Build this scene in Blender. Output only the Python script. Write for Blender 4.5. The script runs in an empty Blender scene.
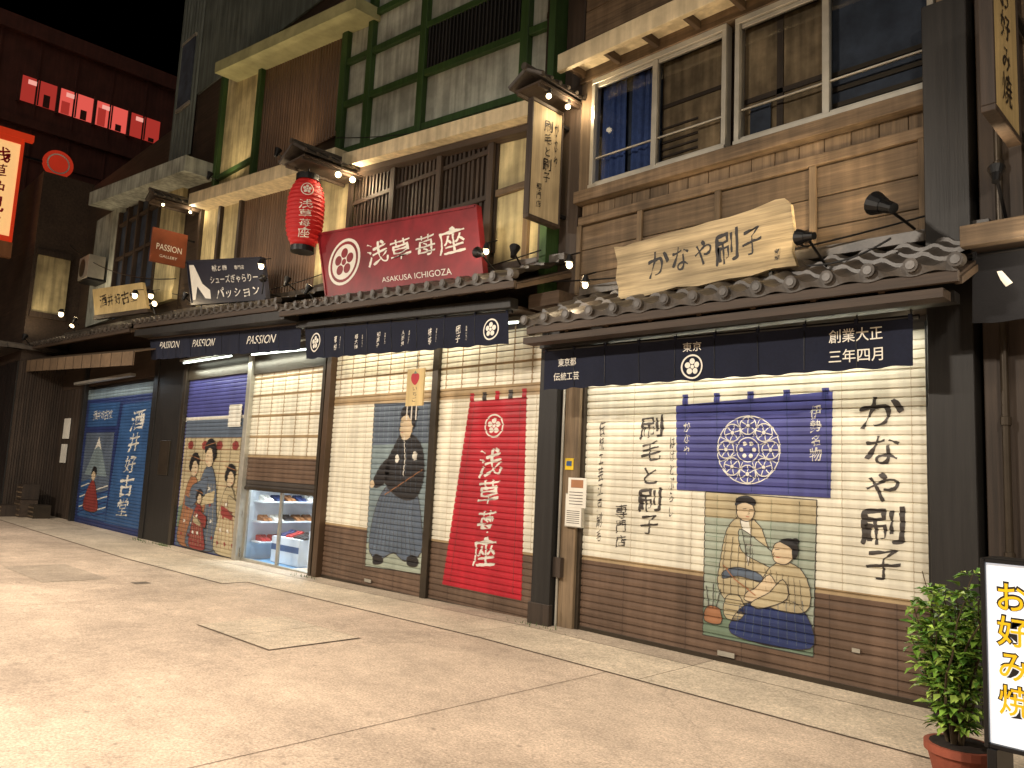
import bpy, bmesh, math, random
from mathutils import Vector, Matrix, noise
from mathutils.geometry import tessellate_polygon
random.seed(7)
SC=bpy.context.scene
# ---------------------------------------------------------------- helpers
def lin(c):
    return tuple(((x/255)/12.92 if x/255<=.04045 else ((x/255+.055)/1.055)**2.4) for x in c)
MATS={}
def mat(name,col,rough=.6,var=.25,scale=4,stretch=(1,1,1),bump=.15,island=.0,metal=0.,emit=0.,ecol=None,dirt=.25,spec=.4,trans=0.,streak=0.):
    if name in MATS: return MATS[name]
    m=bpy.data.materials.new(name); m.use_nodes=True; nt=m.node_tree; N=nt.nodes; L=nt.links
    b=N['Principled BSDF']
    c=lin(col)+(1,)
    tc=N.new('ShaderNodeTexCoord'); mp=N.new('ShaderNodeMapping'); mp.inputs['Scale'].default_value=stretch
    L.new(tc.outputs['Object'],mp.inputs['Vector'])
    n1=N.new('ShaderNodeTexNoise'); n1.inputs['Scale'].default_value=scale; n1.inputs['Detail'].default_value=4 if bump>=.1 else 2; n1.inputs['Roughness'].default_value=.7
    L.new(mp.outputs[0],n1.inputs['Vector'])
    n2=N.new('ShaderNodeTexNoise'); n2.inputs['Scale'].default_value=1.7; n2.inputs['Detail'].default_value=3
    L.new(tc.outputs['Object'],n2.inputs['Vector'])
    r1=N.new('ShaderNodeMapRange'); r1.inputs[1].default_value=.3; r1.inputs[2].default_value=.7; r1.inputs[3].default_value=1-var; r1.inputs[4].default_value=1+var
    L.new(n1.outputs[0],r1.inputs[0])
    r2=N.new('ShaderNodeMapRange'); r2.inputs[1].default_value=.35; r2.inputs[2].default_value=.65; r2.inputs[3].default_value=1-dirt; r2.inputs[4].default_value=1.0
    L.new(n2.outputs[0],r2.inputs[0])
    mu=N.new('ShaderNodeMath'); mu.operation='MULTIPLY'; L.new(r1.outputs[0],mu.inputs[0]); L.new(r2.outputs[0],mu.inputs[1])
    last=mu.outputs[0]
    if streak>0:
        m4=N.new('ShaderNodeMapping'); m4.inputs['Scale'].default_value=(5,5,.35); L.new(tc.outputs['Object'],m4.inputs['Vector'])
        n4=N.new('ShaderNodeTexNoise'); n4.inputs['Scale'].default_value=2; n4.inputs['Detail'].default_value=3; L.new(m4.outputs[0],n4.inputs['Vector'])
        r4=N.new('ShaderNodeMapRange'); r4.inputs[1].default_value=.4; r4.inputs[2].default_value=.62; r4.inputs[3].default_value=1-streak; r4.inputs[4].default_value=1.0; L.new(n4.outputs[0],r4.inputs[0])
        m5=N.new('ShaderNodeMath'); m5.operation='MULTIPLY'; L.new(last,m5.inputs[0]); L.new(r4.outputs[0],m5.inputs[1]); last=m5.outputs[0]
    if island>0:
        g=N.new('ShaderNodeNewGeometry'); r3=N.new('ShaderNodeMapRange'); r3.inputs[3].default_value=1-island; r3.inputs[4].default_value=1+island
        L.new(g.outputs['Random Per Island'],r3.inputs[0])
        m3=N.new('ShaderNodeMath'); m3.operation='MULTIPLY'; L.new(last,m3.inputs[0]); L.new(r3.outputs[0],m3.inputs[1]); last=m3.outputs[0]
    vm=N.new('ShaderNodeVectorMath'); vm.operation='SCALE'; vm.inputs[0].default_value=c[:3]
    L.new(last,vm.inputs['Scale']); L.new(vm.outputs[0],b.inputs['Base Color'])
    b.inputs['Roughness'].default_value=rough; b.inputs['Metallic'].default_value=metal
    b.inputs['Specular IOR Level'].default_value=spec
    if bump>=.1:
        bp=N.new('ShaderNodeBump'); bp.inputs['Strength'].default_value=bump; bp.inputs['Distance'].default_value=.01
        L.new(n1.outputs[0],bp.inputs['Height']); L.new(bp.outputs[0],b.inputs['Normal'])
    if emit>0:
        b.inputs['Emission Color'].default_value=lin(ecol or col)+(1,); b.inputs['Emission Strength'].default_value=emit
    MATS[name]=m; return m
WX=(.25,6,6); WZ=(6,6,.25); WY=(6,.25,6)
paint=dict(rough=.45,var=.08,bump=.0,dirt=.25,streak=.12)
woodx=mat('weathered_wood_h',(116,97,75),.75,.5,3,WX,.5,.25,dirt=.45,streak=.25)
woodz=mat('weathered_wood_v',(116,98,76),.75,.45,3,WZ,.4,.28,dirt=.45)
woody=mat('weathered_wood_d',(84,68,52),.75,.3,3,WY,.3,.2)
darkz=mat('dark_wood_v',(60,49,40),.6,.4,3,WZ,.4,.2)
darkx=mat('dark_wood_h',(62,50,40),.6,.4,3,WX,.4,.2)
blk=mat('blackened_wood',(30,28,26),.5,.4,3,WZ,.3,.2)
black=mat('black_metal',(16,16,17),.4,.2,8,bump=.05)
signwood=mat('carved_sign_wood',(178,160,126),.75,.5,3.5,WX,.8,0,dirt=.4)
signwood3=mat('hanging_sign_wood',(178,162,130),.75,.3,3,WZ,.4,0,dirt=.35)
signwood2=mat('pale_sign_wood',(204,180,126),.6,.15,3,WZ,.3)
cream=mat('cream_board',(222,206,170),.6,.12,5,bump=.1,streak=.25)
plaster=mat('cream_plaster',(206,192,146),.85,.14,5,bump=.2,dirt=.4,streak=.35)
plasterw=mat('white_plaster',(186,192,180),.85,.14,5,bump=.2,dirt=.4,streak=.35)
green=mat('green_timber',(48,74,34),.6,.3,3,WZ,.2,.1)
corr=mat('brown_metal_sheet',(112,88,68),.45,.2,4,WZ,.1,streak=.25)
corrg=mat('grey_metal_sheet',(108,116,110),.5,.2,4,WZ,.1,streak=.35)
tile=mat('roof_tile',(72,66,60),.42,.45,7,bump=.3,island=.2,spec=.6)
alu=mat('aluminium',(184,180,168),.35,.1,6,bump=.03,metal=.5)
alud=mat('dark_aluminium',(70,62,52),.35,.1,6,bump=.03,metal=.5)
sh_white=mat('shutter_white',(228,222,202),.4,.06,3,bump=.0,dirt=.16,streak=.16)
sh_brown=mat('shutter_brown',(112,90,74),.42,.12,4,WX,.0,dirt=.35,streak=.2)
sh_tan=mat('shutter_tan',(170,146,110),.45,.1,4,bump=.0,streak=.15)
sh_line=mat('shutter_line',(190,176,150),.5,.1,4,bump=0)
sh_dark=mat('shutter_dark_line',(76,60,50),.5,.1,4,bump=0)
p_blue=mat('paint_violet_blue',(72,74,136),**paint)
p_navy=mat('paint_navy',(42,56,104),**paint)
p_blue2=mat('paint_blue',(54,90,136),**paint)
p_red=mat('paint_red',(182,30,46),**paint)
p_dred=mat('paint_dull_red',(140,60,56),**paint)
p_white=mat('paint_white',(224,220,208),**paint)
p_black=mat('paint_black',(36,34,36),**paint)
p_ink=mat('paint_ink',(66,60,56),**paint)
p_skin=mat('paint_skin',(206,186,154),**paint)
p_sage=mat('paint_sage',(160,168,152),**paint)
p_grey=mat('paint_greyblue',(128,144,148),**paint)
p_beige=mat('paint_beige',(186,172,138),**paint)
p_orange=mat('paint_orange',(164,114,80),**paint)
p_slate=mat('paint_slate',(92,104,120),**paint)
p_green=mat('paint_green',(112,130,110),**paint)
cloth=mat('navy_cloth',(18,24,44),.9,.2,40,bump=.2)
clothblack=mat('black_cloth',(24,24,28),.9,.15,40,bump=.2)
redsign=mat('red_lacquer',(134,32,40),.38,.2,4,bump=.0,dirt=.3)
darksign=mat('dark_sign_face',(36,38,52),.4,.1,4,bump=.0)
brownsign=mat('brown_sign',(128,66,40),.5,.15,4,bump=.05)
paper=mat('paper',(222,218,206),.8,.05,8,bump=.0)
letter_w=mat('white_letter',(232,228,216),.5,.05,5,bump=0,dirt=.12)
letter_k=mat('black_letter',(34,30,28),.5,.15,5,bump=0)
def emis(name,col,s,samp=False):
    if name in MATS: return MATS[name]
    m=bpy.data.materials.new(name); m.use_nodes=True; nt=m.node_tree; nt.nodes.clear()
    e=nt.nodes.new('ShaderNodeEmission'); o=nt.nodes.new('ShaderNodeOutputMaterial'); e.inputs[0].default_value=lin(col)+(1,); e.inputs[1].default_value=s
    nt.links.new(e.outputs[0],o.inputs[0])
    if not samp:
        try: m.cycles.emission_sampling='NONE'
        except Exception: pass
    MATS[name]=m; return m
bulb=emis('lamp_bulb',(255,226,172),9)
tube=emis('fluorescent_tube',(240,250,235),6)
def glassmat():
    m=bpy.data.materials.new('window_glass'); m.use_nodes=True; nt=m.node_tree; nt.nodes.clear()
    o=nt.nodes.new('ShaderNodeOutputMaterial'); mx=nt.nodes.new('ShaderNodeMixShader'); t=nt.nodes.new('ShaderNodeBsdfTransparent'); g=nt.nodes.new('ShaderNodeBsdfGlossy')
    g.inputs['Roughness'].default_value=.05; g.inputs[0].default_value=(.9,.95,1,1); t.inputs[0].default_value=(.86,.87,.87,1)
    f=nt.nodes.new('ShaderNodeFresnel'); f.inputs[0].default_value=1.55
    nt.links.new(f.outputs[0],mx.inputs[0]); nt.links.new(t.outputs[0],mx.inputs[1]); nt.links.new(g.outputs[0],mx.inputs[2]); nt.links.new(mx.outputs[0],o.inputs[0]); return m
glass=glassmat()

def empty(name,loc=(0,0,0)):
    e=bpy.data.objects.new(name,None); e.location=loc; e.empty_display_size=.3; bpy.context.collection.objects.link(e); return e
def link(o,parent):
    bpy.context.collection.objects.link(o)
    if parent is not None:
        o.parent=parent; o.location=tuple(-Vector(parent.location))
    return o
class B:
    def __init__(s): s.v=[];s.f=[];s.m=[];s.mats=[]
    def mi(s,m):
        if m not in s.mats: s.mats.append(m)
        return s.mats.index(m)
    def add(s,vs,fs,m):
        k=len(s.v); s.v+= [tuple(p) for p in vs]; i=s.mi(m)
        for f in fs: s.f.append([k+a for a in f]); s.m.append(i)
    def hexa(s,p,m):
        s.add(p,[(0,3,2,1),(4,5,6,7),(0,1,5,4),(1,2,6,5),(2,3,7,6),(3,0,4,7)],m)
    def box(s,x0,x1,y0,y1,z0,z1,m):
        s.hexa([(x0,y0,z0),(x1,y0,z0),(x1,y1,z0),(x0,y1,z0),(x0,y0,z1),(x1,y0,z1),(x1,y1,z1),(x0,y1,z1)],m)
    def sbox(s,x0,x1,y0,y1,zb0,zb1,zt0,zt1,m):
        s.hexa([(x0,y0,zb0),(x1,y0,zb1),(x1,y1,zb1),(x0,y1,zb0),(x0,y0,zt0),(x1,y0,zt1),(x1,y1,zt1),(x0,y1,zt0)],m)
    def quad(s,q,y0,y1,m):
        TL,TR,BR,BL=q
        s.hexa([(BL[0],y0,BL[1]),(BR[0],y0,BR[1]),(BR[0],y1,BR[1]),(BL[0],y1,BL[1]),(TL[0],y0,TL[1]),(TR[0],y0,TR[1]),(TR[0],y1,TR[1]),(TL[0],y1,TL[1])],m)
    def cyl(s,p0,p1,r,m,n=12,r1=None):
        p0=Vector(p0);p1=Vector(p1); r1=r if r1 is None else r1
        d=(p1-p0).normalized(); a=d.orthogonal().normalized(); b=d.cross(a)
        vs=[];
        for p,rr in((p0,r),(p1,r1)):
            for i in range(n):
                t=2*math.pi*i/n; vs.append(p+a*rr*math.cos(t)+b*rr*math.sin(t))
        fs=[(i,(i+1)%n,n+(i+1)%n,n+i) for i in range(n)]+[tuple(range(n))[::-1],tuple(range(n,2*n))]
        s.add(vs,fs,m)
    def sphere(s,c,r,m,n=10,sc=(1,1,1)):
        vs=[];fs=[]
        for i in range(n+1):
            ph=math.pi*i/n
            for j in range(n*2):
                th=math.pi*j/n; vs.append((c[0]+r*sc[0]*math.sin(ph)*math.cos(th),c[1]+r*sc[1]*math.sin(ph)*math.sin(th),c[2]+r*sc[2]*math.cos(ph)))
        k=n*2
        for i in range(n):
            for j in range(k): fs.append((i*k+j,(i+1)*k+j,(i+1)*k+(j+1)%k,i*k+(j+1)%k))
        s.add(vs,fs,m)
    def obj(s,name,parent=None,bevel=0,smooth=False):
        me=bpy.data.meshes.new(name); me.from_pydata(s.v,[],s.f)
        for m in s.mats: me.materials.append(m)
        me.polygons.foreach_set('material_index',s.m)
        if smooth: me.polygons.foreach_set('use_smooth',[True]*len(s.f))
        me.update(); o=bpy.data.objects.new(name,me)
        if bevel:
            md=o.modifiers.new('b','BEVEL'); md.width=bevel; md.segments=1; md.limit_method='ANGLE'
        return link(o,parent)
# ---- text glyphs
GC={}
def glyph(body,off=0.0):
    k=(body,off)
    if k in GC: return GC[k]
    c=bpy.data.curves.new('t','FONT'); c.body=body; c.size=1; c.resolution_u=3; c.offset=off; c.fill_mode='BOTH'
    o=bpy.data.objects.new('t',c); bpy.context.collection.objects.link(o)
    bpy.context.view_layer.update()
    ev=o.evaluated_get(bpy.context.evaluated_depsgraph_get()); me=ev.to_mesh()
    vs=[(v.co.x,v.co.y) for v in me.vertices]; fs=[tuple(p.vertices) for p in me.polygons]
    ev.to_mesh_clear()
    bpy.data.objects.remove(o); bpy.data.curves.remove(c)
    GC[k]=(vs,fs); return GC[k]
def brushify(vs,fs,seed):
    bm=bmesh.new(); bv=[bm.verts.new((p[0],p[1],0)) for p in vs]
    for f in fs:
        try: bm.faces.new([bv[i] for i in f])
        except ValueError: pass
    bmesh.ops.remove_doubles(bm,verts=bm.verts[:],dist=1e-4)
    for it in range(2):
        es=[e for e in bm.edges if len(e.link_faces)==1 and e.calc_length()>.09]
        if es: bmesh.ops.subdivide_edges(bm,edges=es,cuts=2)
    bmesh.ops.triangulate(bm,faces=bm.faces[:])
    bm.verts.ensure_lookup_table(); bm.verts.index_update(); bm.normal_update()
    new=[]
    for v in bm.verts:
        x,y=v.co.x,v.co.y
        ox=oy=0
        be=[e for e in v.link_edges if len(e.link_faces)==1]
        if len(be)==2:
            nx,ny=0,0
            for e in be:
                f=e.link_faces[0]; m=(e.verts[0].co+e.verts[1].co)/2; cc=f.calc_center_median(); d=e.verts[1].co-e.verts[0].co; nn=Vector((-d.y,d.x,0))
                if nn.length>0:
                    nn.normalize()
                    if nn.dot(m-cc)<0: nn=-nn
                    nx+=nn.x; ny+=nn.y
            w_=noise.noise(Vector((x*3.1,y*3.1,seed*7.3)))*.03+noise.noise(Vector((x*11,y*11,seed*3.3)))*.010+.001
            ox,oy=nx*w_,ny*w_
        d=noise.noise_vector(Vector((x*1.6,y*1.6,seed*5.7)))
        new.append((x+ox+d.x*.05,y+oy+d.y*.05+.15*(x-.5)))
    fs2=[tuple(v.index for v in f.verts) for f in bm.faces]; bm.free()
    return new,fs2
def layout(body,vertical=False,off=.0,gap=1.08,brush=False):
    if not vertical and not brush: vs,fs=glyph(body,off); vs=list(vs); fs=list(fs)
    else:
        vs=[];fs=[]
        for i,ch in enumerate(body):
            a,b=glyph(ch,off)
            if not a: continue
            if brush: a,b=brushify(a,b,i+len(body))
            cx=(min(p[0] for p in a)+max(p[0] for p in a))/2; sc=1+(.12*math.sin(i*2.3+1) if brush else 0)
            k=len(vs)
            if vertical: vs+=[((p[0]-cx)*sc,(p[1]-.35)*sc-i*gap) for p in a]
            else: vs+=[((p[0]-cx)*sc+i*1.06,(p[1]-.35)*sc) for p in a]
            fs+=[tuple(k+t for t in f) for f in b]
    x0=min(p[0] for p in vs);x1=max(p[0] for p in vs);y0=min(p[1] for p in vs);y1=max(p[1] for p in vs)
    return [((p[0]-x0)/(x1-x0),(p[1]-y0)/(y1-y0)) for p in vs],fs
def bil(q,u,v):
    TL,TR,BR,BL=q
    return tuple(BL[i]*(1-u)*(1-v)+BR[i]*u*(1-v)+TR[i]*u*v+TL[i]*(1-u)*v for i in range(len(TL)))
def R(x0,x1,z0,z1): return [(x0,z1),(x1,z1),(x1,z0),(x0,z0)]
def smooth(pts,n=4):
    out=[];k=len(pts)
    for i in range(k):
        p0,p1,p2,p3=[Vector(pts[(i+j-1)%k]) for j in range(4)]
        for a in range(n):
            t=a/n; out.append(tuple(.5*((2*p1)+(p2-p0)*t+(2*p0-5*p1+4*p2-p3)*t*t+(3*p1-p0-3*p2+p3)*t**3)))
    return out
PITCH=.072
class Art:
    def __init__(s): s.items=[]
    def raw(s,vs,fs,m,l): s.items.append((vs,fs,m,l))
    def poly(s,pts,m,l,q=None,sm=False):
        if sm: pts=smooth(pts)
        if q: pts=[bil(q,*p) for p in pts]
        t=tessellate_polygon([[Vector((p[0],p[1],0)) for p in pts]])
        s.raw(pts,t,m,l)
    def rect(s,x0,x1,z0,z1,m,l): s.raw(R(x0,x1,z0,z1),[(0,1,2,3)],m,l)
    def quad(s,q,m,l): s.raw(list(q),[(0,1,2,3)],m,l)
    def line(s,pts,w,m,l,q=None,closed=False,sm=False):
        if sm: pts=smooth(pts) if closed else pts
        if q: pts=[bil(q,*p) for p in pts]
        n=len(pts); rng=range(n if closed else n-1)
        for i in rng:
            a=Vector(pts[i]);b=Vector(pts[(i+1)%n]); d=(b-a)
            if d.length<1e-6: continue
            d.normalize(); nn=Vector((-d.y,d.x))*w/2; e=d*w*.3
            s.raw([tuple(a-e+nn),tuple(b+e+nn),tuple(b+e-nn),tuple(a-e-nn)],[(0,1,2,3)],m,l)
    def fig(s,pts,m,l,q,w=.007):
        s.poly(pts,m,l,q,True); s.line(pts,w,p_ink,l+1,q,True,True)
    def ell(s,cx,cz,rx,rz,m,l,q=None,n=20):
        s.poly([(cx+rx*math.cos(2*math.pi*i/n),cz+rz*math.sin(2*math.pi*i/n)) for i in range(n)],m,l,q)
    def ring(s,cx,cz,r,w,m,l,n=28,sx=1):
        vs=[];
        for i in range(n):
            t=2*math.pi*i/n; vs+= [(cx+sx*r*math.cos(t),cz+r*math.sin(t)),(cx+sx*(r-w)*math.cos(t),cz+(r-w)*math.sin(t))]
        s.raw(vs,[(2*i,2*((i+1)%n),2*((i+1)%n)+1,2*i+1) for i in range(n)],m,l)
    def text(s,body,q,m,l,vertical=False,off=.0,gap=1.08,brush=False):
        vs,fs=layout(body,vertical,off,gap,brush); s.raw([bil(q,*p) for p in vs],fs,m,l)
    def mon(s,cx,cz,r,m,l,sx=1):
        s.ring(cx,cz,r,r*.14,m,l,sx=sx)
        for i in range(5):
            t=math.pi/2+2*math.pi*i/5; s.ell(cx+sx*r*.44*math.cos(t),cz+r*.44*math.sin(t),r*.24*sx,r*.24,m,l)
        s.ell(cx,cz,r*.16*sx,r*.16,m,l)
    def build(s,name,parent,y,slats=True,z0=0,z1=3,step=.0012,fn=None):
        bm=bmesh.new(); mats=[]
        lay=bm.verts.layers.float.new('lay')
        for vs,fs,m,l in s.items:
            if m not in mats: mats.append(m)
            i=mats.index(m); bv=[]
            for p in vs:
                a=bm.verts.new((p[0],0,p[1])); a[lay]=l; bv.append(a)
            for f in fs:
                try: ff=bm.faces.new([bv[k] for k in f]); ff.material_index=i
                except ValueError: pass
        if slats:
            k=math.floor(z0/PITCH)
            while k*PITCH<z1:
                for d in(0,.004,.010,.015,.045):
                    bmesh.ops.bisect_plane(bm,geom=bm.verts[:]+bm.edges[:]+bm.faces[:],dist=1e-5,plane_co=(0,0,k*PITCH+d),plane_no=(0,0,1))
                k+=1
        prof=[(0,.0),(.004,.013),(.010,.013),(.015,.0),(.045,-.003),(PITCH,.0)]
        for v in bm.verts:
            g=0
            if slats:
                h=(v.co.z+1e-6)%PITCH
                for (a,ga),(c_,gc) in zip(prof,prof[1:]):
                    if a<=h<=c_+1e-9: g=ga+(gc-ga)*(h-a)/(c_-a); break
            yy=y+g-v[lay]*step
            if fn: v.co=fn(v.co.x,v.co.z,-v[lay]*step)
            else: v.co.y=yy
        me=bpy.data.meshes.new(name); bm.to_mesh(me); bm.free()
        for m in mats: me.materials.append(m)
        return link(bpy.data.objects.new(name,me),parent)
# ---- lights
def tgt(o,loc,to):
    o.location=loc; o.rotation_euler=(Vector(to)-Vector(loc)).to_track_quat('-Z','Y').to_euler()
def area(name,loc,to,sx,sy,w,col,parent=None):
    l=bpy.data.lights.new(name,'AREA'); l.shape='RECTANGLE'; l.size=sx; l.size_y=sy; l.energy=w; l.color=col
    o=bpy.data.objects.new(name,l); bpy.context.collection.objects.link(o); tgt(o,loc,to)
    if parent is not None: o.parent=parent; o.location=Vector(loc)-Vector(parent.location)
    return o
def spot(name,loc,to,w,col=(1,.74,.42),ang=95,parent=None,r=.03):
    l=bpy.data.lights.new(name,'SPOT'); l.energy=w*1.45; l.color=col; l.spot_size=math.radians(ang); l.spot_blend=.8; l.shadow_soft_size=r
    o=bpy.data.objects.new(name,l); bpy.context.collection.objects.link(o); tgt(o,loc,to)
    if parent is not None: o.parent=parent; o.location=Vector(loc)-Vector(parent.location)
    return o
def point(name,loc,w,col=(1,.74,.42),r=.05,parent=None):
    l=bpy.data.lights.new(name,'POINT'); l.energy=w*1.3; l.color=col; l.shadow_soft_size=r
    o=bpy.data.objects.new(name,l); bpy.context.collection.objects.link(o); o.location=loc
    if parent is not None: o.parent=parent; o.location=Vector(loc)-Vector(parent.location)
    return o
WARM=(1,.77,.48)
def floodlight(loc,to,w,size=.05,ang=100,anchor=None):
    loc=Vector(loc); e=empty('floodlight',loc); b=B(); d=(Vector(to)-loc).normalized()
    b.cyl(loc-d*size*2.4,loc-d*size*.9,size*.55,black,12,size*.75); b.cyl(loc-d*size*.9,loc+d*size*.5,size*.8,black,14,size*1.25)
    b.cyl(loc+d*size*.52,loc+d*size*.56,size*1.05,bulb,14)
    a=Vector(anchor) if anchor else loc+Vector((0,.25,-.2))
    b.cyl(loc-d*size,a,.011,black,6)
    b.obj('lamp_head',e,smooth=False)
    spot('lamp_light',loc+d*size*.7,to,w,WARM,ang,e,size)
    return e
def bulblamp(loc,w,r=.04,up=.16,col=WARM):
    loc=Vector(loc); e=empty('bulb_lamp',loc); b=B(); b.sphere(loc,r*.8,bulb,8,(1,1,1.15)); b.cyl(loc+Vector((0,0,r*.6)),loc+Vector((0,0,r+.06)),r*1.3,black,12,r*.6); b.cyl(loc+Vector((0,0,r+.06)),loc+Vector((0,.15,up)),.008,black,6)
    b.obj('bulb',e); point('bulb_light',loc+Vector((.0,-.02,-.0)),w,col,r*1.3,e); return e
# ---------------------------------------------------------------- camera
cam=bpy.data.cameras.new('camera'); co=bpy.data.objects.new('camera',cam); bpy.context.collection.objects.link(co)
r=Vector((.7052,.7071,.0474)).normalized(); u=Vector((.0515,-.1179,.9917)); bk=r.cross(u).normalized(); u=bk.cross(r).normalized()
M=Matrix((r,u,bk)).transposed().to_4x4(); M.translation=Vector((0,-6.16,1.5)); co.matrix_world=M
cam.lens=36*769/1024; cam.sensor_width=36; cam.clip_end=500; cam.clip_start=.05; SC.camera=co
# ---------------------------------------------------------------- world
w=bpy.data.worlds.new('World'); SC.world=w; w.use_nodes=True; nt=w.node_tree
sk=nt.nodes.new('ShaderNodeTexSky'); sk.sky_type='NISHITA'; sk.sun_disc=False; sk.sun_elevation=math.radians(-9); sk.sun_rotation=math.radians(200)
bg=nt.nodes['Background']; nt.links.new(sk.outputs[0],bg.inputs[0]); bg.inputs[1].default_value=.02
s=bpy.data.lights.new('ambient_fill','SUN'); s.energy=.5; s.angle=math.radians(60); s.color=(1,.88,.74); so=bpy.data.objects.new('ambient_fill',s); bpy.context.collection.objects.link(so); tgt(so,(4,-12,12),(-6,0,1))  # added soft warm fill lifting street and facades, not an actual moon
SC.view_settings.view_transform='Standard'; SC.view_settings.look='None'; SC.view_settings.exposure=0
# ---------------------------------------------------------------- ground
def gz(x):
    P=[(-200,-.16),(-20,-.16),(-13.7,-.15),(-9.4,-.08),(-5.4,0),(200,0)]
    for a,b in zip(P,P[1:]):
        if a[0]<=x<=b[0]: return a[1]+(b[1]-a[1])*(x-a[0])/(b[0]-a[0])
    return 0
def concrete(name,col,crack=True):
    m=bpy.data.materials.new(name); m.use_nodes=True; nt=m.node_tree; N=nt.nodes; L=nt.links; b=N['Principled BSDF']
    tc=N.new('ShaderNodeTexCoord')
    def noise_(s,d=5,r=.6,st=None):
        n=N.new('ShaderNodeTexNoise'); n.inputs['Scale'].default_value=s; n.inputs['Detail'].default_value=d; n.inputs['Roughness'].default_value=r
        if st:
            mp=N.new('ShaderNodeMapping'); mp.inputs['Scale'].default_value=st; L.new(tc.outputs['Object'],mp.inputs['Vector']); L.new(mp.outputs[0],n.inputs['Vector'])
        else: L.new(tc.outputs['Object'],n.inputs['Vector'])
        return n
    n1=noise_(.5,6,.65,(.5,1,1)); n2=noise_(2.4,6,.75); n3=noise_(60,2,.7); n4=noise_(14,4,.8)
    def mr(n,a,b_,c,d):
        r=N.new('ShaderNodeMapRange'); r.inputs[1].default_value=a; r.inputs[2].default_value=b_; r.inputs[3].default_value=c; r.inputs[4].default_value=d; L.new(n.outputs[0],r.inputs[0]); return r
    def mul(a,b_):
        q=N.new('ShaderNodeMath'); q.operation='MULTIPLY'; L.new(a.outputs[0],q.inputs[0]); L.new(b_.outputs[0],q.inputs[1]); return q
    f=mul(mul(mul(mr(n1,.35,.65,.68,1.1),mr(n2,.3,.7,.76,1.12)),mr(n3,.3,.7,.66,1.3)),mr(n4,.3,.7,.82,1.12))
    if crack:
        v=N.new('ShaderNodeTexVoronoi'); v.feature='DISTANCE_TO_EDGE'; v.inputs['Scale'].default_value=.23
        ad=N.new('ShaderNodeVectorMath'); ad.operation='MULTIPLY_ADD'; L.new(n2.outputs['Color'],ad.inputs[0]); ad.inputs[1].default_value=(.5,.5,.5); L.new(tc.outputs['Object'],ad.inputs[2]); L.new(ad.outputs[0],v.inputs['Vector'])
        f=mul(f,mr(v,.0,.0022,.7,1.0))
        sp=N.new('ShaderNodeTexVoronoi'); sp.inputs['Scale'].default_value=2.6; L.new(tc.outputs['Object'],sp.inputs['Vector'])
        f=mul(f,mr(sp,.03,.06,.62,1.0))
    vm=N.new('ShaderNodeVectorMath'); vm.operation='SCALE'; vm.inputs[0].default_value=lin(col); L.new(f.outputs[0],vm.inputs['Scale']); L.new(vm.outputs[0],b.inputs['Base Color'])
    b.inputs['Roughness'].default_value=.7; b.inputs['Specular IOR Level'].default_value=.4
    bp=N.new('ShaderNodeBump'); bp.inputs['Strength'].default_value=.5; bp.inputs['Distance'].default_value=.006; L.new(n3.outputs[0],bp.inputs['Height']); L.new(bp.outputs[0],b.inputs['Normal'])
    return m
road=concrete('road_concrete',(206,184,162)); slab=concrete('apron_concrete',(214,196,172)); joint=mat('joint_dark',(112,96,80),.9,.3,12,bump=.2)
patch=concrete('patched_concrete',(186,168,148),False)
metalc=mat('cast_iron',(112,100,86),.6,.3,10,bump=.3)
def sheet(name,x0,x1,y0,y1,dz,m,parent=None):
    xs=sorted(set([x0,x1]+[x for x in(-20,-13.7,-9.4,-5.4) if x0<x<x1])); b=B()
    for a,c in zip(xs,xs[1:]):
        b.add([(a,y0,gz(a)+dz),(c,y0,gz(c)+dz),(c,y1,gz(c)+dz),(a,y1,gz(a)+dz)],[(0,1,2,3)],m)
    return b.obj(name,parent)
sheet('ground',-120,80,-80,90,-.03,road)
sheet('street',-60,20,-12,3,0,road)
pv=empty('pavement',(-8,-.6,0))
xs=[-24,-19.5,-16.2,-12.4,-10.05,-7.6,-5.62,-3.6,-1.4,1.2,4]
ye=lambda x:-1.12-(.35 if x<-10.05 else 0)
for a,c in zip(xs,xs[1:]):
    sheet('slab',a+.004,c-.004,ye((a+c)/2)+.012,-.34,.007,slab,pv); sheet('slab_inner',a+.004,c-.004,-.33,.0,.0075,patch if a<-5.6 and a>-13 else slab,pv)
sheet('joint',-24,4,-1.12,-.02,.003,joint,pv); sheet('joint_b',-24,-10.05,-1.48,-1.12,.0035,joint,pv)
pt=empty('road_patch',(-4.6,-2.6,0)); sheet('patch',-13.2,-11.2,-3.3,-2.5,.004,patch,pt)
ej=empty('road_joint',(-6,-4,0))
for x in(-14.2,-9.4,-3.9): sheet('joint',x,x+.006,-12,-1.13 if x>-10 else -1.5,.003,joint,ej)
mh=empty('inspection_cover',(-6.7,-2.45,0))
sheet('frame',-7.4,-5.98,-2.92,-2.02,.004,joint,mh); sheet('plate_a',-7.385,-6.70,-2.905,-2.035,.008,slab,mh); sheet('plate_b',-6.69,-5.995,-2.905,-2.035,.008,slab,mh)
mh2=empty('valve_cover',(-10.6,-2.3,0)); sheet('rim',-10.7,-10.5,-2.4,-2.2,.004,metalc,mh2)
moss=mat('moss',(60,92,40),.9,.3,20,island=.3); b=B()
for cx,cy,n in((-15.5,-.16,90),(-10.15,-.16,40),(-5.5,-.22,30),(-16.6,-.2,60)):
    for i in range(n):
        x=cx+random.gauss(0,.22); y=cy-abs(random.gauss(0,.05)); z=gz(x); a=random.uniform(0,6.28); h=random.uniform(.02,.07)
        b.add([(x,y,z),(x+.012*math.cos(a),y+.012*math.sin(a),z),(x+random.uniform(-.03,.03),y+random.uniform(-.03,.03),z+h)],[(0,1,2)],moss)
b.obj('weeds')
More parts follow.
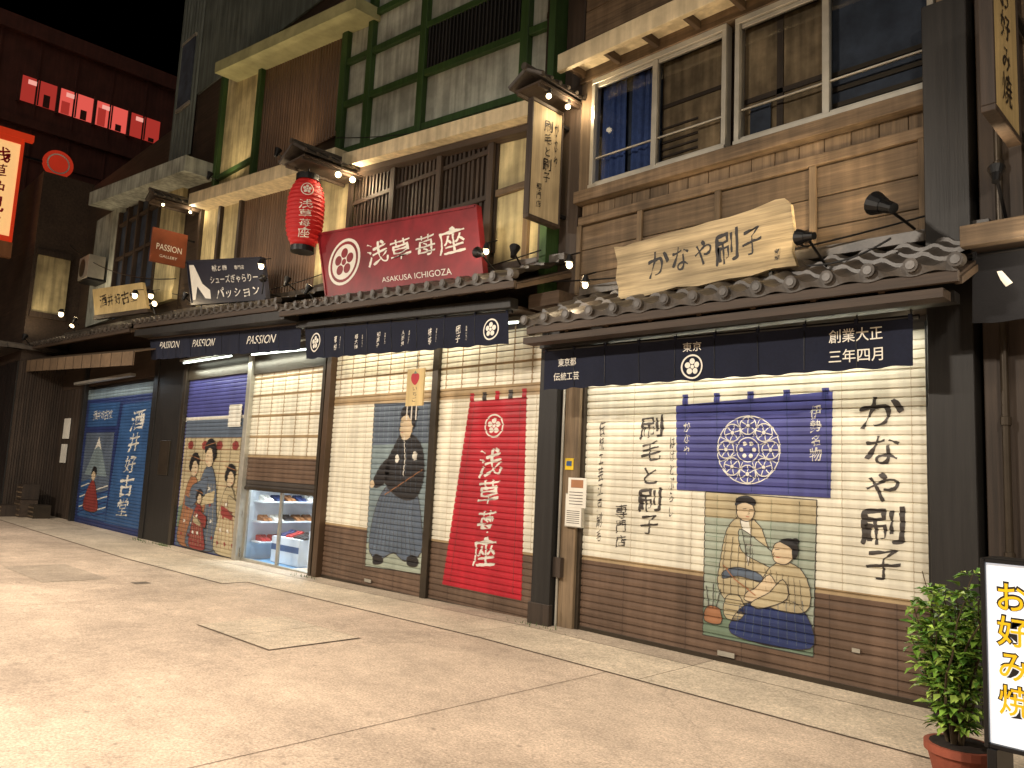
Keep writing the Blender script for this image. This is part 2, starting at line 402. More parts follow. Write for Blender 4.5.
# ---------------------------------------------------------------- tiled eave
def tile_eave(par,x0,x1,ze0,ze1,zt0,zt1,ye=-.9,yw=0.,pitch=.265,rows=4,soff=True):
    n=max(2,round((x1-x0)/pitch)); per=8; vs=[];fs=[]; nx=n*per
    P_=[]
    for r_ in range(rows):
        for e in(0,1): P_.append(((r_+e)/rows, .028 if e==0 else 0.))
    for v,h in P_:
        for i in range(nx+1):
            ux=i/nx; x=x0+(x1-x0)*ux; ph=(i%per)/per; t_=i//per
            wv=.038*max(0,math.cos(2*math.pi*ph))**.8 -.018*max(0,-math.cos(2*math.pi*ph))
            ze=ze0+(ze1-ze0)*ux; zt=zt0+(zt1-zt0)*ux; jit=.006*math.sin(t_*12.9+v*7)
            vs.append((x+random.uniform(-.003,.003),ye+(yw-ye)*v,ze+(zt-ze)*v+wv+h+jit+random.uniform(-.002,.002)))
    k=nx+1
    for r_ in range(len(P_)-1):
        for i in range(nx): fs.append((r_*k+i,r_*k+i+1,(r_+1)*k+i+1,(r_+1)*k+i))
    m0=len(vs)
    for i in range(nx+1):
        p=vs[i]; ux=i/nx; vs.append((p[0],ye+.01,ze0+(ze1-ze0)*ux-.035-.012*math.cos(2*math.pi*(i%per)/per)))
    for i in range(nx): fs.append((i,i+1,m0+i+1,m0+i))
    b=B(); b.add(vs,fs,tile); b.obj('roof_tiles',par,smooth=False)
    b=B()
    for i in range(n+1):
        ux=i/n; x=x0+(x1-x0)*ux+random.uniform(-.006,.006); z=ze0+(ze1-ze0)*ux+.025+random.uniform(-.006,.006)
        b.cyl((x,ye-.03,z),(x,ye+.05,z+.01),.047,tile,14); b.cyl((x,ye-.034,z),(x,ye-.03,z),.03,tile,10)
    b.obj('eave_end_tiles',par)
    b=B()
    b.sbox(x0,x1,yw-.14,yw-.0,zt0-.02,zt1-.02,zt0+.07,zt1+.07,tile)
    b.sbox(x0,x1,ye+.02,ye+.06,ze0-.11,ze1-.11,ze0-.036,ze1-.036,darkx)
    if soff:
        b.hexa([(x0,ye+.06,ze0-.07),(x1,ye+.06,ze1-.07),(x1,yw,zt1-.12),(x0,yw,zt0-.12),(x0,ye+.06,ze0-.05),(x1,ye+.06,ze1-.05),(x1,yw,zt1-.09),(x0,yw,zt0-.09)],darkx)
        nr=int((x1-x0)/.42)
        for i in range(nr+1):
            ux=(i+.02)/(nr+.04); x=x0+(x1-x0)*ux; za=ze0+(ze1-ze0)*ux; zb=zt0+(zt1-zt0)*ux
            b.hexa([(x-.022,ye+.065,za-.12),(x+.022,ye+.065,za-.12),(x+.022,yw,zb-.18),(x-.022,yw,zb-.18),(x-.022,ye+.065,za-.072),(x+.022,ye+.065,za-.072),(x+.022,yw,zb-.122),(x-.022,yw,zb-.122)],woody)
    b.obj('eave_timbers',par,.003)
# ---------------------------------------------------------------- fabric curtain (noren)
def noren(name,q,y,m,splits,deco,waves=.014):
    c=bil(q,.5,.5); par=empty(name,(c[0],y,c[1])); b=B(); seed=random.uniform(0,9)
    def wy(uu,vv):
        a=(1-vv); L_=abs(q[1][0]-q[0][0])*uu; return waves*a*math.sin(L_*9+seed)+waves*.5*a*math.sin(L_*21+seed*2)
    nx=splits*14; nz=5; vs=[]; fs=[]
    for j in range(nz+1):
        for i in range(nx+1):
            uu=i/nx; vv=1-j/nz; x,z=bil(q,uu,vv); vs.append((x,y+wy(uu,vv),z+.006*(1-vv)*math.sin(i*.7+seed)-.004*math.sin(i/nx*math.pi*splits)**2))
    for j in range(nz):
        for i in range(nx): fs.append((j*(nx+1)+i,j*(nx+1)+i+1,(j+1)*(nx+1)+i+1,(j+1)*(nx+1)+i))
    b.add(vs,fs,m); b.obj('cloth',par,smooth=True)
    b=B(); a0=bil(q,-.01,1.0); a1=bil(q,1.01,1.0); b.cyl((a0[0],y+.02,a0[1]+.01),(a1[0],y+.02,a1[1]+.01),.018,black,8)
    for s_ in range(splits+1):
        uu=min(.995,max(.005,s_/splits)); p=bil(q,uu,1.0); b.box(p[0]-.012,p[0]+.012,y-.006,y+.045,p[1]-.01,p[1]+.03,m)
        b.cyl((p[0],y+.02,p[1]+.03),(p[0],y+.02,p[1]+.2),.006,black,6)
        if 0<s_<splits:
            p2=bil(q,uu,.02)
            b.cyl((p[0],y-.004+wy(uu,.95),p[1]-.03),(p2[0],y-.004+wy(uu,.02),p2[1]+.01),.003,black,4)
    b.obj('rod',par)
    A=Art(); deco(A)
    x0,x1=q[0][0],q[1][0]
    def fn(x,z,l):
        uu=(x-x0)/(x1-x0); vv=max(0,min(1,(z-bil(q,uu,0)[1])/(bil(q,uu,1)[1]-bil(q,uu,0)[1])))
        return (x,y+wy(uu,vv)-.004+l,z)
    A.build('print',par,0,slats=False,step=.001,fn=fn)
    return par
# ================================================================ KANAYA BUILDING (brush shop)
K=empty('brush_shop_building',(-3.5,0,0))
b=B()
b.box(-5.6,-1.52,.14,5.,-.2,8.5,darkx)
b.box(-5.15,-1.83,.05,.13,2.72,3.3,darkx)
z=3.42
for h in(.27,.27,.27):
    for x0,x1 in((-5.3,-4.5),(-4.5,-3.62),(-3.62,-2.72),(-2.72,-1.8)):
        b.box(x0+.003,x1-.003,.0+random.uniform(0,.006),.14,z+.003,z+h-.006,woodx)
    z+=h
b.box(-5.32,-1.78,-.03,.14,4.235,4.33,woodx)
for x0 in [-5.3+.222*i for i in range(16)]: b.box(x0+.003,x0+.219,.01+random.uniform(0,.008),.14,4.333,4.47,woodz)
b.box(-5.34,-1.7,-.10,.14,4.47,4.60,woodx)
for x in(-5.3,-4.5,-3.62,-2.72,-1.86): b.box(x-.03,x+.03,-.035,.0,3.42,4.233,woodz)
b.box(-5.34,-5.18,-.02,.14,4.602,5.9,woodz); b.box(-1.75,-1.52,-.02,.14,4.602,8,woodz)
b.box(-5.34,-1.7,-.06,.14,5.86,6.05,woodx)
b.box(-5.6,-5.34,-.02,.14,3.4,8.,darkz)
for z in(6.055,6.4,6.75,7.1): b.box(-5.34,-1.7,.0,.14,z,z+.34,woodx)
b.obj('timber_wall',K,.005)
b=B()
b.box(-5.36,-1.3,-.42,-.36,5.86,6.06,cream); b.box(-5.36,-1.3,-.36,-.061,5.99,6.05,cream)
for i in range(9): b.box(-5.3+i*.48,-5.25+i*.48,-.355,-.062,5.9,5.985,woody)
b.obj('upper_eave',K,.004)
b=B()
b.box(-5.66,-5.40,-.16,.13,-.02,3.3,blk); b.box(-5.398,-5.17,-.06,.13,-.02,3.0,woodz)
b.box(-1.80,-1.50,-.2,.13,-.02,5.2,blk); b.box(-1.86,-1.802,-.05,.1,-.01,2.8,blk)
b.box(-5.68,-5.38,-.18,-.12,-.02,.22,darkz)
b.obj('posts',K,.006)
wn=B()
for x0,x1 in((-5.17,-3.54),(-3.45,-1.76)):
    wn.box(x0,x1,-.05,.06,5.80,5.86,alu); wn.box(x0,x1,-.07,.06,4.602,4.65,alu); wn.box(x0,x0+.045,-.05,.06,4.65,5.8,alu); wn.box(x1-.045,x1,-.05,.06,4.65,5.8,alu)
    mid=(x0+x1)/2; wn.box(mid-.03,mid+.03,-.035,.03,4.65,5.8,alu)
    for a,c in((x0+.05,mid-.03),(mid+.03,x1-.05)):
        wn.box(a,c,-.02,.02,4.652,4.69,alu); wn.box(a,c,-.02,.02,5.76,5.798,alu); wn.box(a,c,-.015,.018,4.95,4.965,alu)
wn.obj('window_frames',K,.003)
curt=mat('blue_curtain',(72,94,148),.9,.2,20,bump=.2); dimc=mat('window_backing',(168,146,114),.9,.5,2.2,bump=.2,dirt=.5,streak=.4); dimd=mat('dark_backing',(62,70,84),.8,.4,3,bump=.1)
g=B()
for a,c in((-5.12,-4.39),(-4.32,-3.59),(-3.4,-2.64),(-2.57,-1.81)): g.add([(a,0,4.69),(c,0,4.69),(c,0,5.76),(a,0,5.76)],[(0,1,2,3)],glass)
g.obj('window_panes',K)
g=B()
def folds(x0,x1,z0,z1,y,m,n=60,a=.015,per=.09):
    vs=[];
    for i in range(n+1):
        x=x0+(x1-x0)*i/n; yy=y+a*math.sin(x/per*2*math.pi)+a*.5*math.sin(x/per*3.1)
        vs+=[(x,yy,z0),(x+.01*math.sin(i),yy,z1)]
    g.add(vs,[(2*i,2*i+2,2*i+3,2*i+1) for i in range(n)],m)
folds(-5.12,-4.78,4.66,5.8,.09,curt,30); folds(-4.74,-4.42,4.66,5.8,.1,curt,30)
g.box(-4.34,-3.58,.10,.12,4.66,5.8,dimc); g.box(-3.42,-2.62,.10,.12,4.66,5.8,dimc); g.box(-2.6,-1.78,.10,.12,4.66,5.8,dimd); g.box(-5.15,-4.36,.122,.13,4.66,5.8,dimd)  # rightmost pane's dark blue backing is a reflection put into the colour
for k in range(6): g.box(-4.34,-3.58,.085,.1,4.7+k*.075,4.72+k*.075,darkx)
for k in range(3): g.box(-2.6,-1.78,.08,.1,4.75+k*.14,4.79+k*.14,alud)
g.box(-3.1,-3.04,.085,.1,4.66,5.8,darkz); g.box(-3.42,-2.62,.085,.1,5.05,5.1,darkx); g.box(-4.34,-3.58,.085,.1,5.3,5.34,darkx); g.box(-3.9,-3.66,.07,.085,4.7,5.1,dimc); g.box(-3.35,-3.15,.07,.085,4.68,5.0,dimd)
g.obj('window_curtains',K)
tile_eave(K,-5.17,-1.40,2.99,2.96,3.44,3.40,-.92)
b=B(); b.sbox(-5.25,-1.5,-.86,-.7,2.80,2.77,2.86,2.83,darkx); b.box(-5.25,-1.5,-.62,-.5,2.79,2.86,blk); b.box(-5.6,-5.17,-.45,.0,3.28,3.42,darkx)
b.box(-5.25,-1.75,-.5,.12,2.86,2.9,darkx); b.obj('eave_beam',K)
KS=empty('roller_shutter',(-3.5,0,1.3))
A=Art()
A.rect(-5.15,-1.84,0.03,.745,sh_brown,0); A.rect(-5.15,-1.84,.745,2.75,sh_white,0)
for x in(-4.53,-3.86,-2.5,-1.98): A.rect(x-.003,x+.003,.745,2.75,sh_line,1)
A.rect(-5.15,-1.84,.70,.745,sh_tan,1)
for x in(-4.6,-3.9,-3.35,-2.6,-2.1): A.rect(x-.004,x+.004,.03,.70,sh_dark,1)
A.quad([(-4.05,2.24),(-2.57,2.31),(-2.59,1.45),(-4.02,1.45)],p_blue,2)
for i in range(5):
    x=-3.95+i*.33; A.rect(x-.03,x+.03,2.23,2.34,p_blue,2); A.line([(x,2.33),(x+.02,1.47)],.007,p_navy,3)
A.ring(-3.31,1.83,.30,.009,p_white,3)
for i in range(8):
    t=2*math.pi*i/8; cx,cz=-3.31+.21*math.cos(t),1.83+.21*math.sin(t)
    A.ring(cx,cz,.082,.009,p_white,3,14); A.ell(cx,cz,.018,.018,p_white,3,None,8)
    for k in range(6):
        tt=2*math.pi*k/6+t; A.line([(cx+.025*math.cos(tt),cz+.025*math.sin(tt)),(cx+.068*math.cos(tt),cz+.068*math.sin(tt))],.008,p_white,3)
    A.line([(-3.31+.12*math.cos(t+.39),1.83+.12*math.sin(t+.39)),(-3.31+.285*math.cos(t+.39),1.83+.285*math.sin(t+.39))],.006,p_white,3)
A.ring(-3.31,1.83,.11,.009,p_white,3)
for i in range(6):
    t=2*math.pi*i/6; A.ell(-3.31+.06*math.cos(t),1.83+.06*math.sin(t),.02,.02,p_white,3,None,8)
A.text('伊勢名物',R(-2.76,-2.66,1.74,2.2),p_white,3,True,brush=True)
A.text('かなや',R(-3.96,-3.89,1.78,2.08),p_white,3,True,brush=True)
q=[(-3.72,1.45),(-2.70,1.43),(-2.73,.20),(-3.72,.20)]
A.quad(q,p_sage,2); A.poly([(0,.82),(1,.84),(1,1),(0,1)],p_beige,3,q); A.line([(0,0),(1,0),(1,1),(0,1)],.008,p_ink,4,q,True)
for i in range(8): A.line([(.02,.06+i*.09),(.98,.06+i*.09)],.004,p_green,3,q)
for x in(.12,.3,.62,.86): A.line([(x,.0),(x,.98)],.006,p_green,3,q)
A.poly([(0,0),(1,0),(1,.14),(0,.2)],p_green,4,q)
A.fig([(.2,.70),(.26,.80),(.38,.86),(.52,.80),(.58,.70),(.64,.56),(.62,.44),(.52,.40),(.46,.28),(.24,.26),(.14,.36),(.16,.52)],p_beige,5,q)
A.fig([(.34,.76),(.5,.70),(.66,.62),(.74,.57),(.68,.52),(.5,.56),(.36,.62)],p_sage,7,q)
A.fig([(.2,.46),(.34,.5),(.54,.47),(.54,.42),(.34,.44),(.19,.41)],p_slate,7,q)
A.poly([(.34,.84),(.42,.84),(.46,.66),(.42,.52),(.39,.66)],p_white,7,q); A.line([(.34,.84),(.43,.52)],.006,p_ink,9,q); A.line([(.45,.84),(.44,.54)],.006,p_ink,9,q)
for k in range(5): A.line([(.22+.06*k,.72-.02*k),(.19+.07*k,.52),(.2+.07*k,.3)],.005,p_ink,8,q)
A.fig([(.31,.88),(.34,.83),(.42,.82),(.47,.86),(.46,.93),(.38,.955),(.32,.93)],p_skin,9,q); A.poly([(.3,.92),(.31,.97),(.4,.995),(.48,.97),(.47,.93),(.38,.945)],p_black,11,q,True)
A.line([(.37,.9),(.4,.905)],.005,p_ink,11,q); A.line([(.43,.9),(.46,.9)],.005,p_ink,11,q); A.line([(.42,.89),(.43,.87),(.415,.868)],.004,p_ink,11,q); A.line([(.4,.85),(.43,.85)],.004,p_red,11,q)
A.fig([(.28,.05),(.3,.16),(.42,.26),(.62,.32),(.84,.32),(.98,.2),(.98,.05),(.62,.015)],p_navy,8,q)
for k in range(9): A.line([(.36+.068*k,.26+.01*k),(.32+.078*k,.05)],.005,p_slate,10,q)
A.fig([(.54,.3),(.56,.44),(.64,.54),(.76,.58),(.9,.53),(.97,.4),(.94,.28),(.76,.25)],p_beige,9,q)
A.fig([(.62,.48),(.5,.38),(.42,.34),(.40,.29),(.5,.29),(.68,.38)],p_skin,11,q)
A.fig([(.74,.46),(.62,.36),(.5,.30),(.46,.26),(.56,.25),(.78,.34)],p_beige,13,q)
A.fig([(.64,.63),(.67,.57),(.76,.56),(.82,.61),(.82,.68),(.75,.71),(.67,.69)],p_skin,13,q); A.poly([(.7,.71),(.8,.735),(.86,.7),(.86,.63),(.82,.6),(.8,.67)],p_black,15,q,True); A.ell(.84,.72,.03,.02,p_black,15,q)
A.line([(.67,.65),(.7,.655)],.005,p_ink,15,q); A.line([(.66,.63),(.65,.615),(.665,.61)],.004,p_ink,15,q); A.line([(.67,.6),(.7,.6)],.004,p_red,15,q)
A.fig([(.2,.2),(.24,.3),(.36,.3),(.4,.2),(.34,.14),(.24,.14)],p_beige,8,q); A.line([(.5,.33),(.3,.42),(.2,.5)],.010,p_orange,15,q)
for k in range(4): A.line([(.22,.17+.035*k),(.38,.17+.035*k)],.005,p_ink,10,q)
for k in range(7): A.line([(.58+.05*k,.52-.008*k),(.6+.05*k,.3)],.004,p_ink,11,q)
A.fig([(.02,.1),(.04,.2),(.16,.2),(.18,.1)],p_orange,8,q); A.line([(.06,.2),(.03,.34)],.008,p_ink,9,q); A.line([(.1,.2),(.1,.36)],.008,p_ink,9,q); A.line([(.13,.2),(.17,.33)],.008,p_ink,9,q)
A.text('かなや刷子',R(-2.36,-2.03,.86,2.25),p_ink,3,True,.0,brush=True)
A.text('刷毛と刷子',R(-4.46,-4.18,1.02,2.16),p_ink,3,True,.0,brush=True)
A.text('専門店',R(-4.72,-4.58,.86,1.28),p_ink,3,True,brush=True)
A.text('はけとぶらし',R(-4.11,-4.05,1.2,1.95),p_ink,3,True,brush=True); A.text('伝統工芸江戸刷毛',R(-4.96,-4.89,.9,2.1),p_ink,3,True,brush=True)
A.build('slats',KS,.02,True,0,2.8)
b=B(); b.box(-5.15,-1.84,.0,.03,-.02,.045,alud); b.box(-5.172,-5.13,-.02,.05,-.02,2.8,alud); b.box(-1.858,-1.82,-.02,.05,-.02,2.8,alud); b.box(-2.42,-2.36,-.008,.0,.3,.33,alu)
b.box(-3.56,-3.40,-.01,.0,.06,.10,alu); b.obj('rails',KS)
N_=empty('paper_notice',(-5.1,-.1,1.2)); b=B()
b.box(-5.28,-5.05,-.10,-.065,1.02,1.36,alu); b.box(-5.27,-5.06,-.106,-.101,1.03,1.35,paper); b.box(-5.24,-5.0,-.112,-.107,1.22,1.52,paper); b.box(-5.2,-5.04,-.115,-.113,1.42,1.5,p_orange)
for k in range(7): b.box(-5.25,-5.08,-.1075,-.1065,1.06+k*.02,1.066+k*.02,p_ink)
for k in range(5): b.box(-5.22,-5.04,-.1135,-.1125,1.25+k*.03,1.257+k*.03,p_ink)
b.obj('notice_sheets',N_); b=B(); b.box(-5.33,-5.22,-.07,-.062,1.6,1.72,mat('sticker_yellow',(226,190,40),.5)); b.box(-5.31,-5.24,-.074,-.071,1.64,1.69,p_blue2); b.obj('sticker',N_)
EB=empty('conduit_box',(-5.3,-.1,2)); b=B(); b.cyl((-5.37,-.08,.0),(-5.37,-.08,2.9),.014,alu,8); b.box(-5.44,-5.3,-.12,-.07,.5,.7,darkz); b.obj('conduit',EB)
def d(A):
    A.text('創業大正',R(-2.36,-1.98,2.59,2.69),letter_w,2,off=.006); A.text('三年四月',R(-2.36,-1.98,2.44,2.54),letter_w,2,off=.006)
    A.mon(-3.53,2.50,.105,letter_w,2,1); A.text('東京',R(-3.62,-3.44,2.63,2.71),letter_w,2)
    A.text('東京都',R(-5.05,-4.82,2.6,2.68),letter_w,2); A.text('伝統工芸',R(-5.1,-4.78,2.46,2.54),letter_w,2)
noren('shop_curtain',[(-5.24,2.77),(-1.78,2.72),(-1.78,2.39),(-5.22,2.38)],-.55,cloth,9,d)
FT=empty('tube_light',(-3.5,-.2,2.6)); b=B(); b.box(-5.1,-1.9,-.27,-.17,2.80,2.85,alu)
for k in range(3): b.cyl((-5.0+k*1.05,-.22,2.77),(-4.05+k*1.05,-.22,2.77),.016,tube,8)
b.obj('fitting',FT); area('tube_glow',(-3.5,-.2,2.745),(-3.5,-.08,1.4),3.1,.05,26,(1,.95,.80),FT)
# main sign
KN=empty('carved_shop_sign',(-3.5,-.5,3.5)); A=Art()
ctr=[(-4.41,3.71),(-4.3,3.69),(-4.2,3.70),(-4.0,3.705),(-3.8,3.735),(-3.55,3.73),(-3.4,3.745),(-3.2,3.75),(-3.0,3.77),(-2.8,3.80),(-2.72,3.80),(-2.675,3.74),(-2.655,3.6),(-2.64,3.5),(-2.65,3.35),(-2.61,3.23),(-2.8,3.235),(-3.0,3.205),(-3.2,3.215),(-3.5,3.20),(-3.7,3.215),(-3.9,3.19),(-4.1,3.185),(-4.33,3.19),(-4.35,3.3),(-4.38,3.4),(-4.37,3.55)]
pts=[(x+random.uniform(-.008,.008),z+random.uniform(-.008,.008)) for x,z in ctr]; n=len(pts); b=B(); y0,y1=-.54,-.49
tri=[tuple(t) for t in tessellate_polygon([[Vector((p[0],p[1],0)) for p in pts]])]
b.add([(p[0],y0,p[1]) for p in pts]+[(p[0],y1,p[1]) for p in pts],tri+[tuple(n+i for i in t) for t in tri]+[(i,(i+1)%n,n+(i+1)%n,n+i) for i in range(n)],signwood)
b.obj('plank',KN)
A.text('かなや刷子',[(-4.02,3.61),(-2.92,3.66),(-2.90,3.35),(-4.0,3.31)],letter_k,1,False,.0,brush=True)
A.text('創業',R(-2.80,-2.75,3.3,3.40),letter_k,1,True,brush=True)
A.build('lettering',KN,-.541,False)
b=B()
for x in(-4.1,-3.4,-2.85): b.cyl((x,-.5,3.24),(x,-.5,3.12),.014,black,6); b.cyl((x,-.49,3.6),(x+.05,-.02,3.55),.01,black,6)
b.obj('brackets',KN)
floodlight((-1.98,-.62,3.56),(-3.2,-.0,4.3),46,.07,110,(-1.9,-.1,3.5)); floodlight((-2.47,-.78,3.37),(-3.4,-.5,3.55),9,.05,110,(-2.4,-.5,3.2))
floodlight((-2.9,-.33,3.36),(-2.7,.0,4.5),13,.04,140,(-3.0,-.2,3.3))
floodlight((-3.9,-.33,3.36),(-4.1,.0,4.5),13,.04,140,(-3.9,-.2,3.3))
bulblamp((-4.86,-.66,3.58),8); bulblamp((-4.58,-.74,3.32),7,.035)
# projecting sign with little gable roof
def proj_roof(par,x,y0,y1,z,w=.2):
    b=B(); h=w*.55
    for s_ in(-1,1):
        b.hexa([(x,y0,z+h),(x,y1,z+h),(x+s_*w,y1,z),(x+s_*w,y0,z),(x,y0,z+h+.03),(x,y1,z+h+.03),(x+s_*w,y1,z+.03),(x+s_*w,y0,z+.03)],tile)
        for k in range(6): 
            yy=y0+(y1-y0)*(k+.1)/5.4; b.cyl((x,yy,z+h+.035),(x+s_*w*1.05,yy,z+.03),.024,tile,6)
    b.cyl((x,y0-.03,z+h+.05),(x,y1,z+h+.05),.04,tile,8)
    b.box(x-w*.8,x+w*.8,y0+.05,y1,z-.03,z-.005,darkx); b.box(x-w*.7,x-w*.6,y0+.05,y1,z-.07,z-.031,darkx); b.box(x+w*.6,x+w*.7,y0+.05,y1,z-.07,z-.031,darkx)
    b.obj('little_roof',par)
def proj_sign(name,x,y0,y1,z0,z1,board,frame,lettermat,txt,off=0,roofz=None,brush=False):
    par=empty(name,(x,(y0+y1)/2,(z0+z1)/2)); b=B()
    b.box(x-.03,x+.03,y0,y1,z0,z1,board)
    if frame:
        for a,c,e,f in((y0-.02,y1+.02,z1,z1+.04),(y0-.02,y1+.02,z0-.04,z0),(y0-.022,y0,z0,z1),(y1,y1+.022,z0,z1)): b.box(x-.04,x+.04,a,c,e,f,frame)
    b.box(x-.02,x+.02,y1,.0,z1-.12,z1-.08,black); b.box(x-.02,x+.02,y1,.0,z0+.1,z0+.14,black)
    b.obj('board',par,.004)
    A=Art(); 
    for t,(u0,u1,v0,v1),vert in txt:
        A.text(t,[(u0,v1),(u1,v1),(u1,v0),(u0,v0)],lettermat,1,vert,off,brush=brush)
    fn=lambda u,v,l:(x+.033-l,y0+(y1-y0)*u,z0+(z1-z0)*v)
    A.build('lettering',par,0,False,fn=fn)
    if roofz:
        proj_roof(par,x,y0-.12,.0,roofz,.24)
        b=B()
        for yy in(y0+.1,y1-.05): b.cyl((x+.15,yy,roofz-.03),(x+.15,yy,roofz-.09),.03,black,8); b.sphere((x+.15,yy,roofz-.11),.03,bulb,6)
        b.obj('lamps',par)
        spot('sign_light',(x+.18,(y0+y1)/2,roofz-.12),(x+.02,(y0+y1)/2,z0),4.5,WARM,120,par); point('lamp_glow',(x+.22,y1-.05,roofz-.1),9,WARM,.03,par)
    return par
proj_sign('hanging_sign',-5.52,-.62,-.16,4.25,5.5,signwood3,darkz,letter_k,[('刷毛と刷子',(.38,.68,.33,.9),True),('専門店',(.2,.38,.08,.3),True),('かなや',(.74,.88,.5,.9),True)],.0,5.66,True)
# ================================================================ ICHIGOZA BUILDING (confectionery)
I=empty('confectionery_building',(-8,0,0))
b=B()
b.box(-10.5,-5.61,.16,5,-.2,11,darkx)
b.box(-10.2,-5.7,.03,.15,2.9,3.95,darkx)
b.box(-9.9,-6.75,.1,.15,4.2,6.2,mat('lattice_dark',(60,50,42),.7,.3))
b.obj('walls',I)
b=B()
x=-9.9
while x<-6.75:
    t=(x+10)/3.9; b.box(x,x+.045,.02+random.uniform(0,.01),.1,4.2,6.35-.42*t,darkz); x+=.09
for z in(4.9,5.5): b.box(-9.9,-6.75,.0,.02,z,z+.06,darkx)
for x in(-9.95,-8.85,-7.8,-6.78): b.box(x-.05,x+.05,-.04,.0,4.,6.2-(x+10)/3.9*.4,darkz)
b.obj('lattice',I)
b=B()
b.box(-6.72,-5.72,.05,.15,3.9,6.0,plaster); b.box(-10.48,-9.98,.05,.15,3.9,6.5,plaster)
b.sbox(-9.85,-5.62,-.28,.15,6.02,5.57,6.22,5.76,cream)
b.sbox(-9.85,-5.75,-.12,.15,5.93,5.49,6.018,5.568,darkx)
b.sbox(-10.5,-5.62,.06,.15,6.3,5.77,10.9,10.4,plasterw)
b.box(-6.7,-5.7,.0,.05,4.9,4.98,woodx); b.box(-6.2,-6.12,.0,.05,3.9,5.5,woodz)
b.obj('plaster_panels',I)
b=B()
for x in(-10.45,-9.72,-8.36,-6.3,-5.72): b.box(x-.07,x+.07,-.03,.06,6.33-(x+10.5)*.1,10.6,green)
def hb(x0,x1,z,h=.1,y0=-.015): b.sbox(x0,x1,y0,.058,z-(x0+8)*.1,z-(x1+8)*.1,z+h-(x0+8)*.1,z+h-(x1+8)*.1,green)
for z in(6.2,7.0,7.72,8.35,9.1): hb(-10.4,-5.7,z)
x=-8.25
while x<-6.4:
    b.box(x,x+.035,-.012,.05,7.1-(x+8)*.1,7.72-(x+8)*.1,blk); x+=.075
b.box(-8.28,-6.38,.03,.058,7.05,7.72,blk)
b.obj('timber_frame',I,.005)
b=B()
b.box(-5.72,-5.62,-.2,.1,3.4,8.5,green); b.cyl((-5.78,-.12,3.9),(-5.78,-.12,8.5),.035,alud,10)
for z in(4.6,5.6,6.8): b.cyl((-5.78,-.12,z),(-5.78,-.12,z+.06),.045,alud,10)
b.obj('downpipe_post',I)
tile_eave(I,-10.25,-5.4,3.76,3.5,4.1,3.86,-.9)
b=B(); b.sbox(-10.2,-5.7,-.62,-.5,3.52,3.27,3.62,3.38,blk); b.sbox(-10.1,-5.7,-.5,.1,3.5,3.28,3.53,3.31,darkx)
b.box(-10.16,-10.03,-.08,.15,-.2,3.5,mat('brown_metal_post',(84,66,50),.4,.1,metal=.3)); b.box(-7.68,-7.56,-.03,.1,-.1,3.3,alud); b.box(-5.74,-5.665,-.03,.12,-.05,3.3,darkz)
b.obj('posts',I,.005)
IS=empty('roller_shutter',(-8,0,1.3)); A=Art()
A.rect(-10.03,-7.68,-.06,.71,sh_brown,0); A.rect(-10.03,-7.68,.71,3.3,sh_white,0); A.rect(-7.56,-5.74,-.06,.69,sh_brown,0); A.rect(-7.56,-5.74,.69,3.2,sh_white,0)
A.rect(-10.03,-7.68,2.42,2.56,sh_tan,1); A.rect(-7.56,-5.74,2.42,2.56,sh_tan,1)
for x in [-9.9+i*.31 for i in range(7)]+[-7.45+.3*i for i in range(6)]: A.rect(x-.012,x+.012,2.56,3.3,sh_tan,1)
for z in(2.8,): A.rect(-10.03,-7.68,z,z+.03,sh_tan,2); A.rect(-7.56,-5.74,z,z+.03,sh_tan,2)
for x in(-9.6,-9.15,-7.3,-5.86): A.rect(x-.004,x+.004,.71,2.42,sh_line,1)
A.rect(-10.03,-7.68,.68,.71,sh_tan,1); A.rect(-7.56,-5.74,.66,.69,sh_tan,1)
for x in(-9.6,-9.0,-8.3,-7.2,-6.4): A.rect(x-.005,x+.005,-.04,.66,sh_dark,1)
q=[(-8.98,2.42),(-7.72,2.40),(-7.69,.24),(-8.94,.2)]
A.quad(q,p_grey,2); A.line([(0,0),(1,0),(1,1),(0,1)],.009,p_ink,4,q,True); A.poly([(0,.74),(1,.76),(1,1),(0,1)],p_slate,3,q); A.poly([(0,0),(1,0),(1,.12),(0,.14)],p_sage,3,q)
for k in range(5): A.line([(0,.1+.13*k),(1,.12+.13*k)],.005,p_slate,3,q)
for k in range(12): A.line([(.03+.085*k,.76),(.03+.085*k,.98)],.008,p_grey,4,q)
A.fig([(.06,.1),(.1,.3),(.25,.46),(.5,.52),(.8,.5),(.94,.3),(.96,.12),(.7,.06),(.5,.1),(.25,.05)],p_slate,5,q,.012)
for k in range(11): A.line([(.28+.052*k,.48),(.18+.06*k,.3),(.12+.075*k,.1)],.007,p_ink,7,q)
for k in range(10): A.line([(.31+.052*k,.47),(.15+.077*k,.1)],.004,p_grey,7,q)
A.fig([(.3,.5),(.28,.62),(.42,.74),(.55,.82),(.75,.8),(.9,.72),(.94,.56),(.84,.44),(.6,.42)],p_black,8,q)
for k in range(5): A.line([(.5+.07*k,.78),(.46+.09*k,.6),(.5+.08*k,.46)],.005,p_slate,10,q)
A.ell(.78,.68,.04,.028,p_white,10,q); A.ell(.48,.66,.035,.026,p_white,10,q)
A.fig([(.34,.66),(.2,.62),(.08,.54),(.06,.5),(.14,.48),(.34,.54)],p_black,8,q); A.ell(.05,.5,.04,.025,p_skin,10,q)
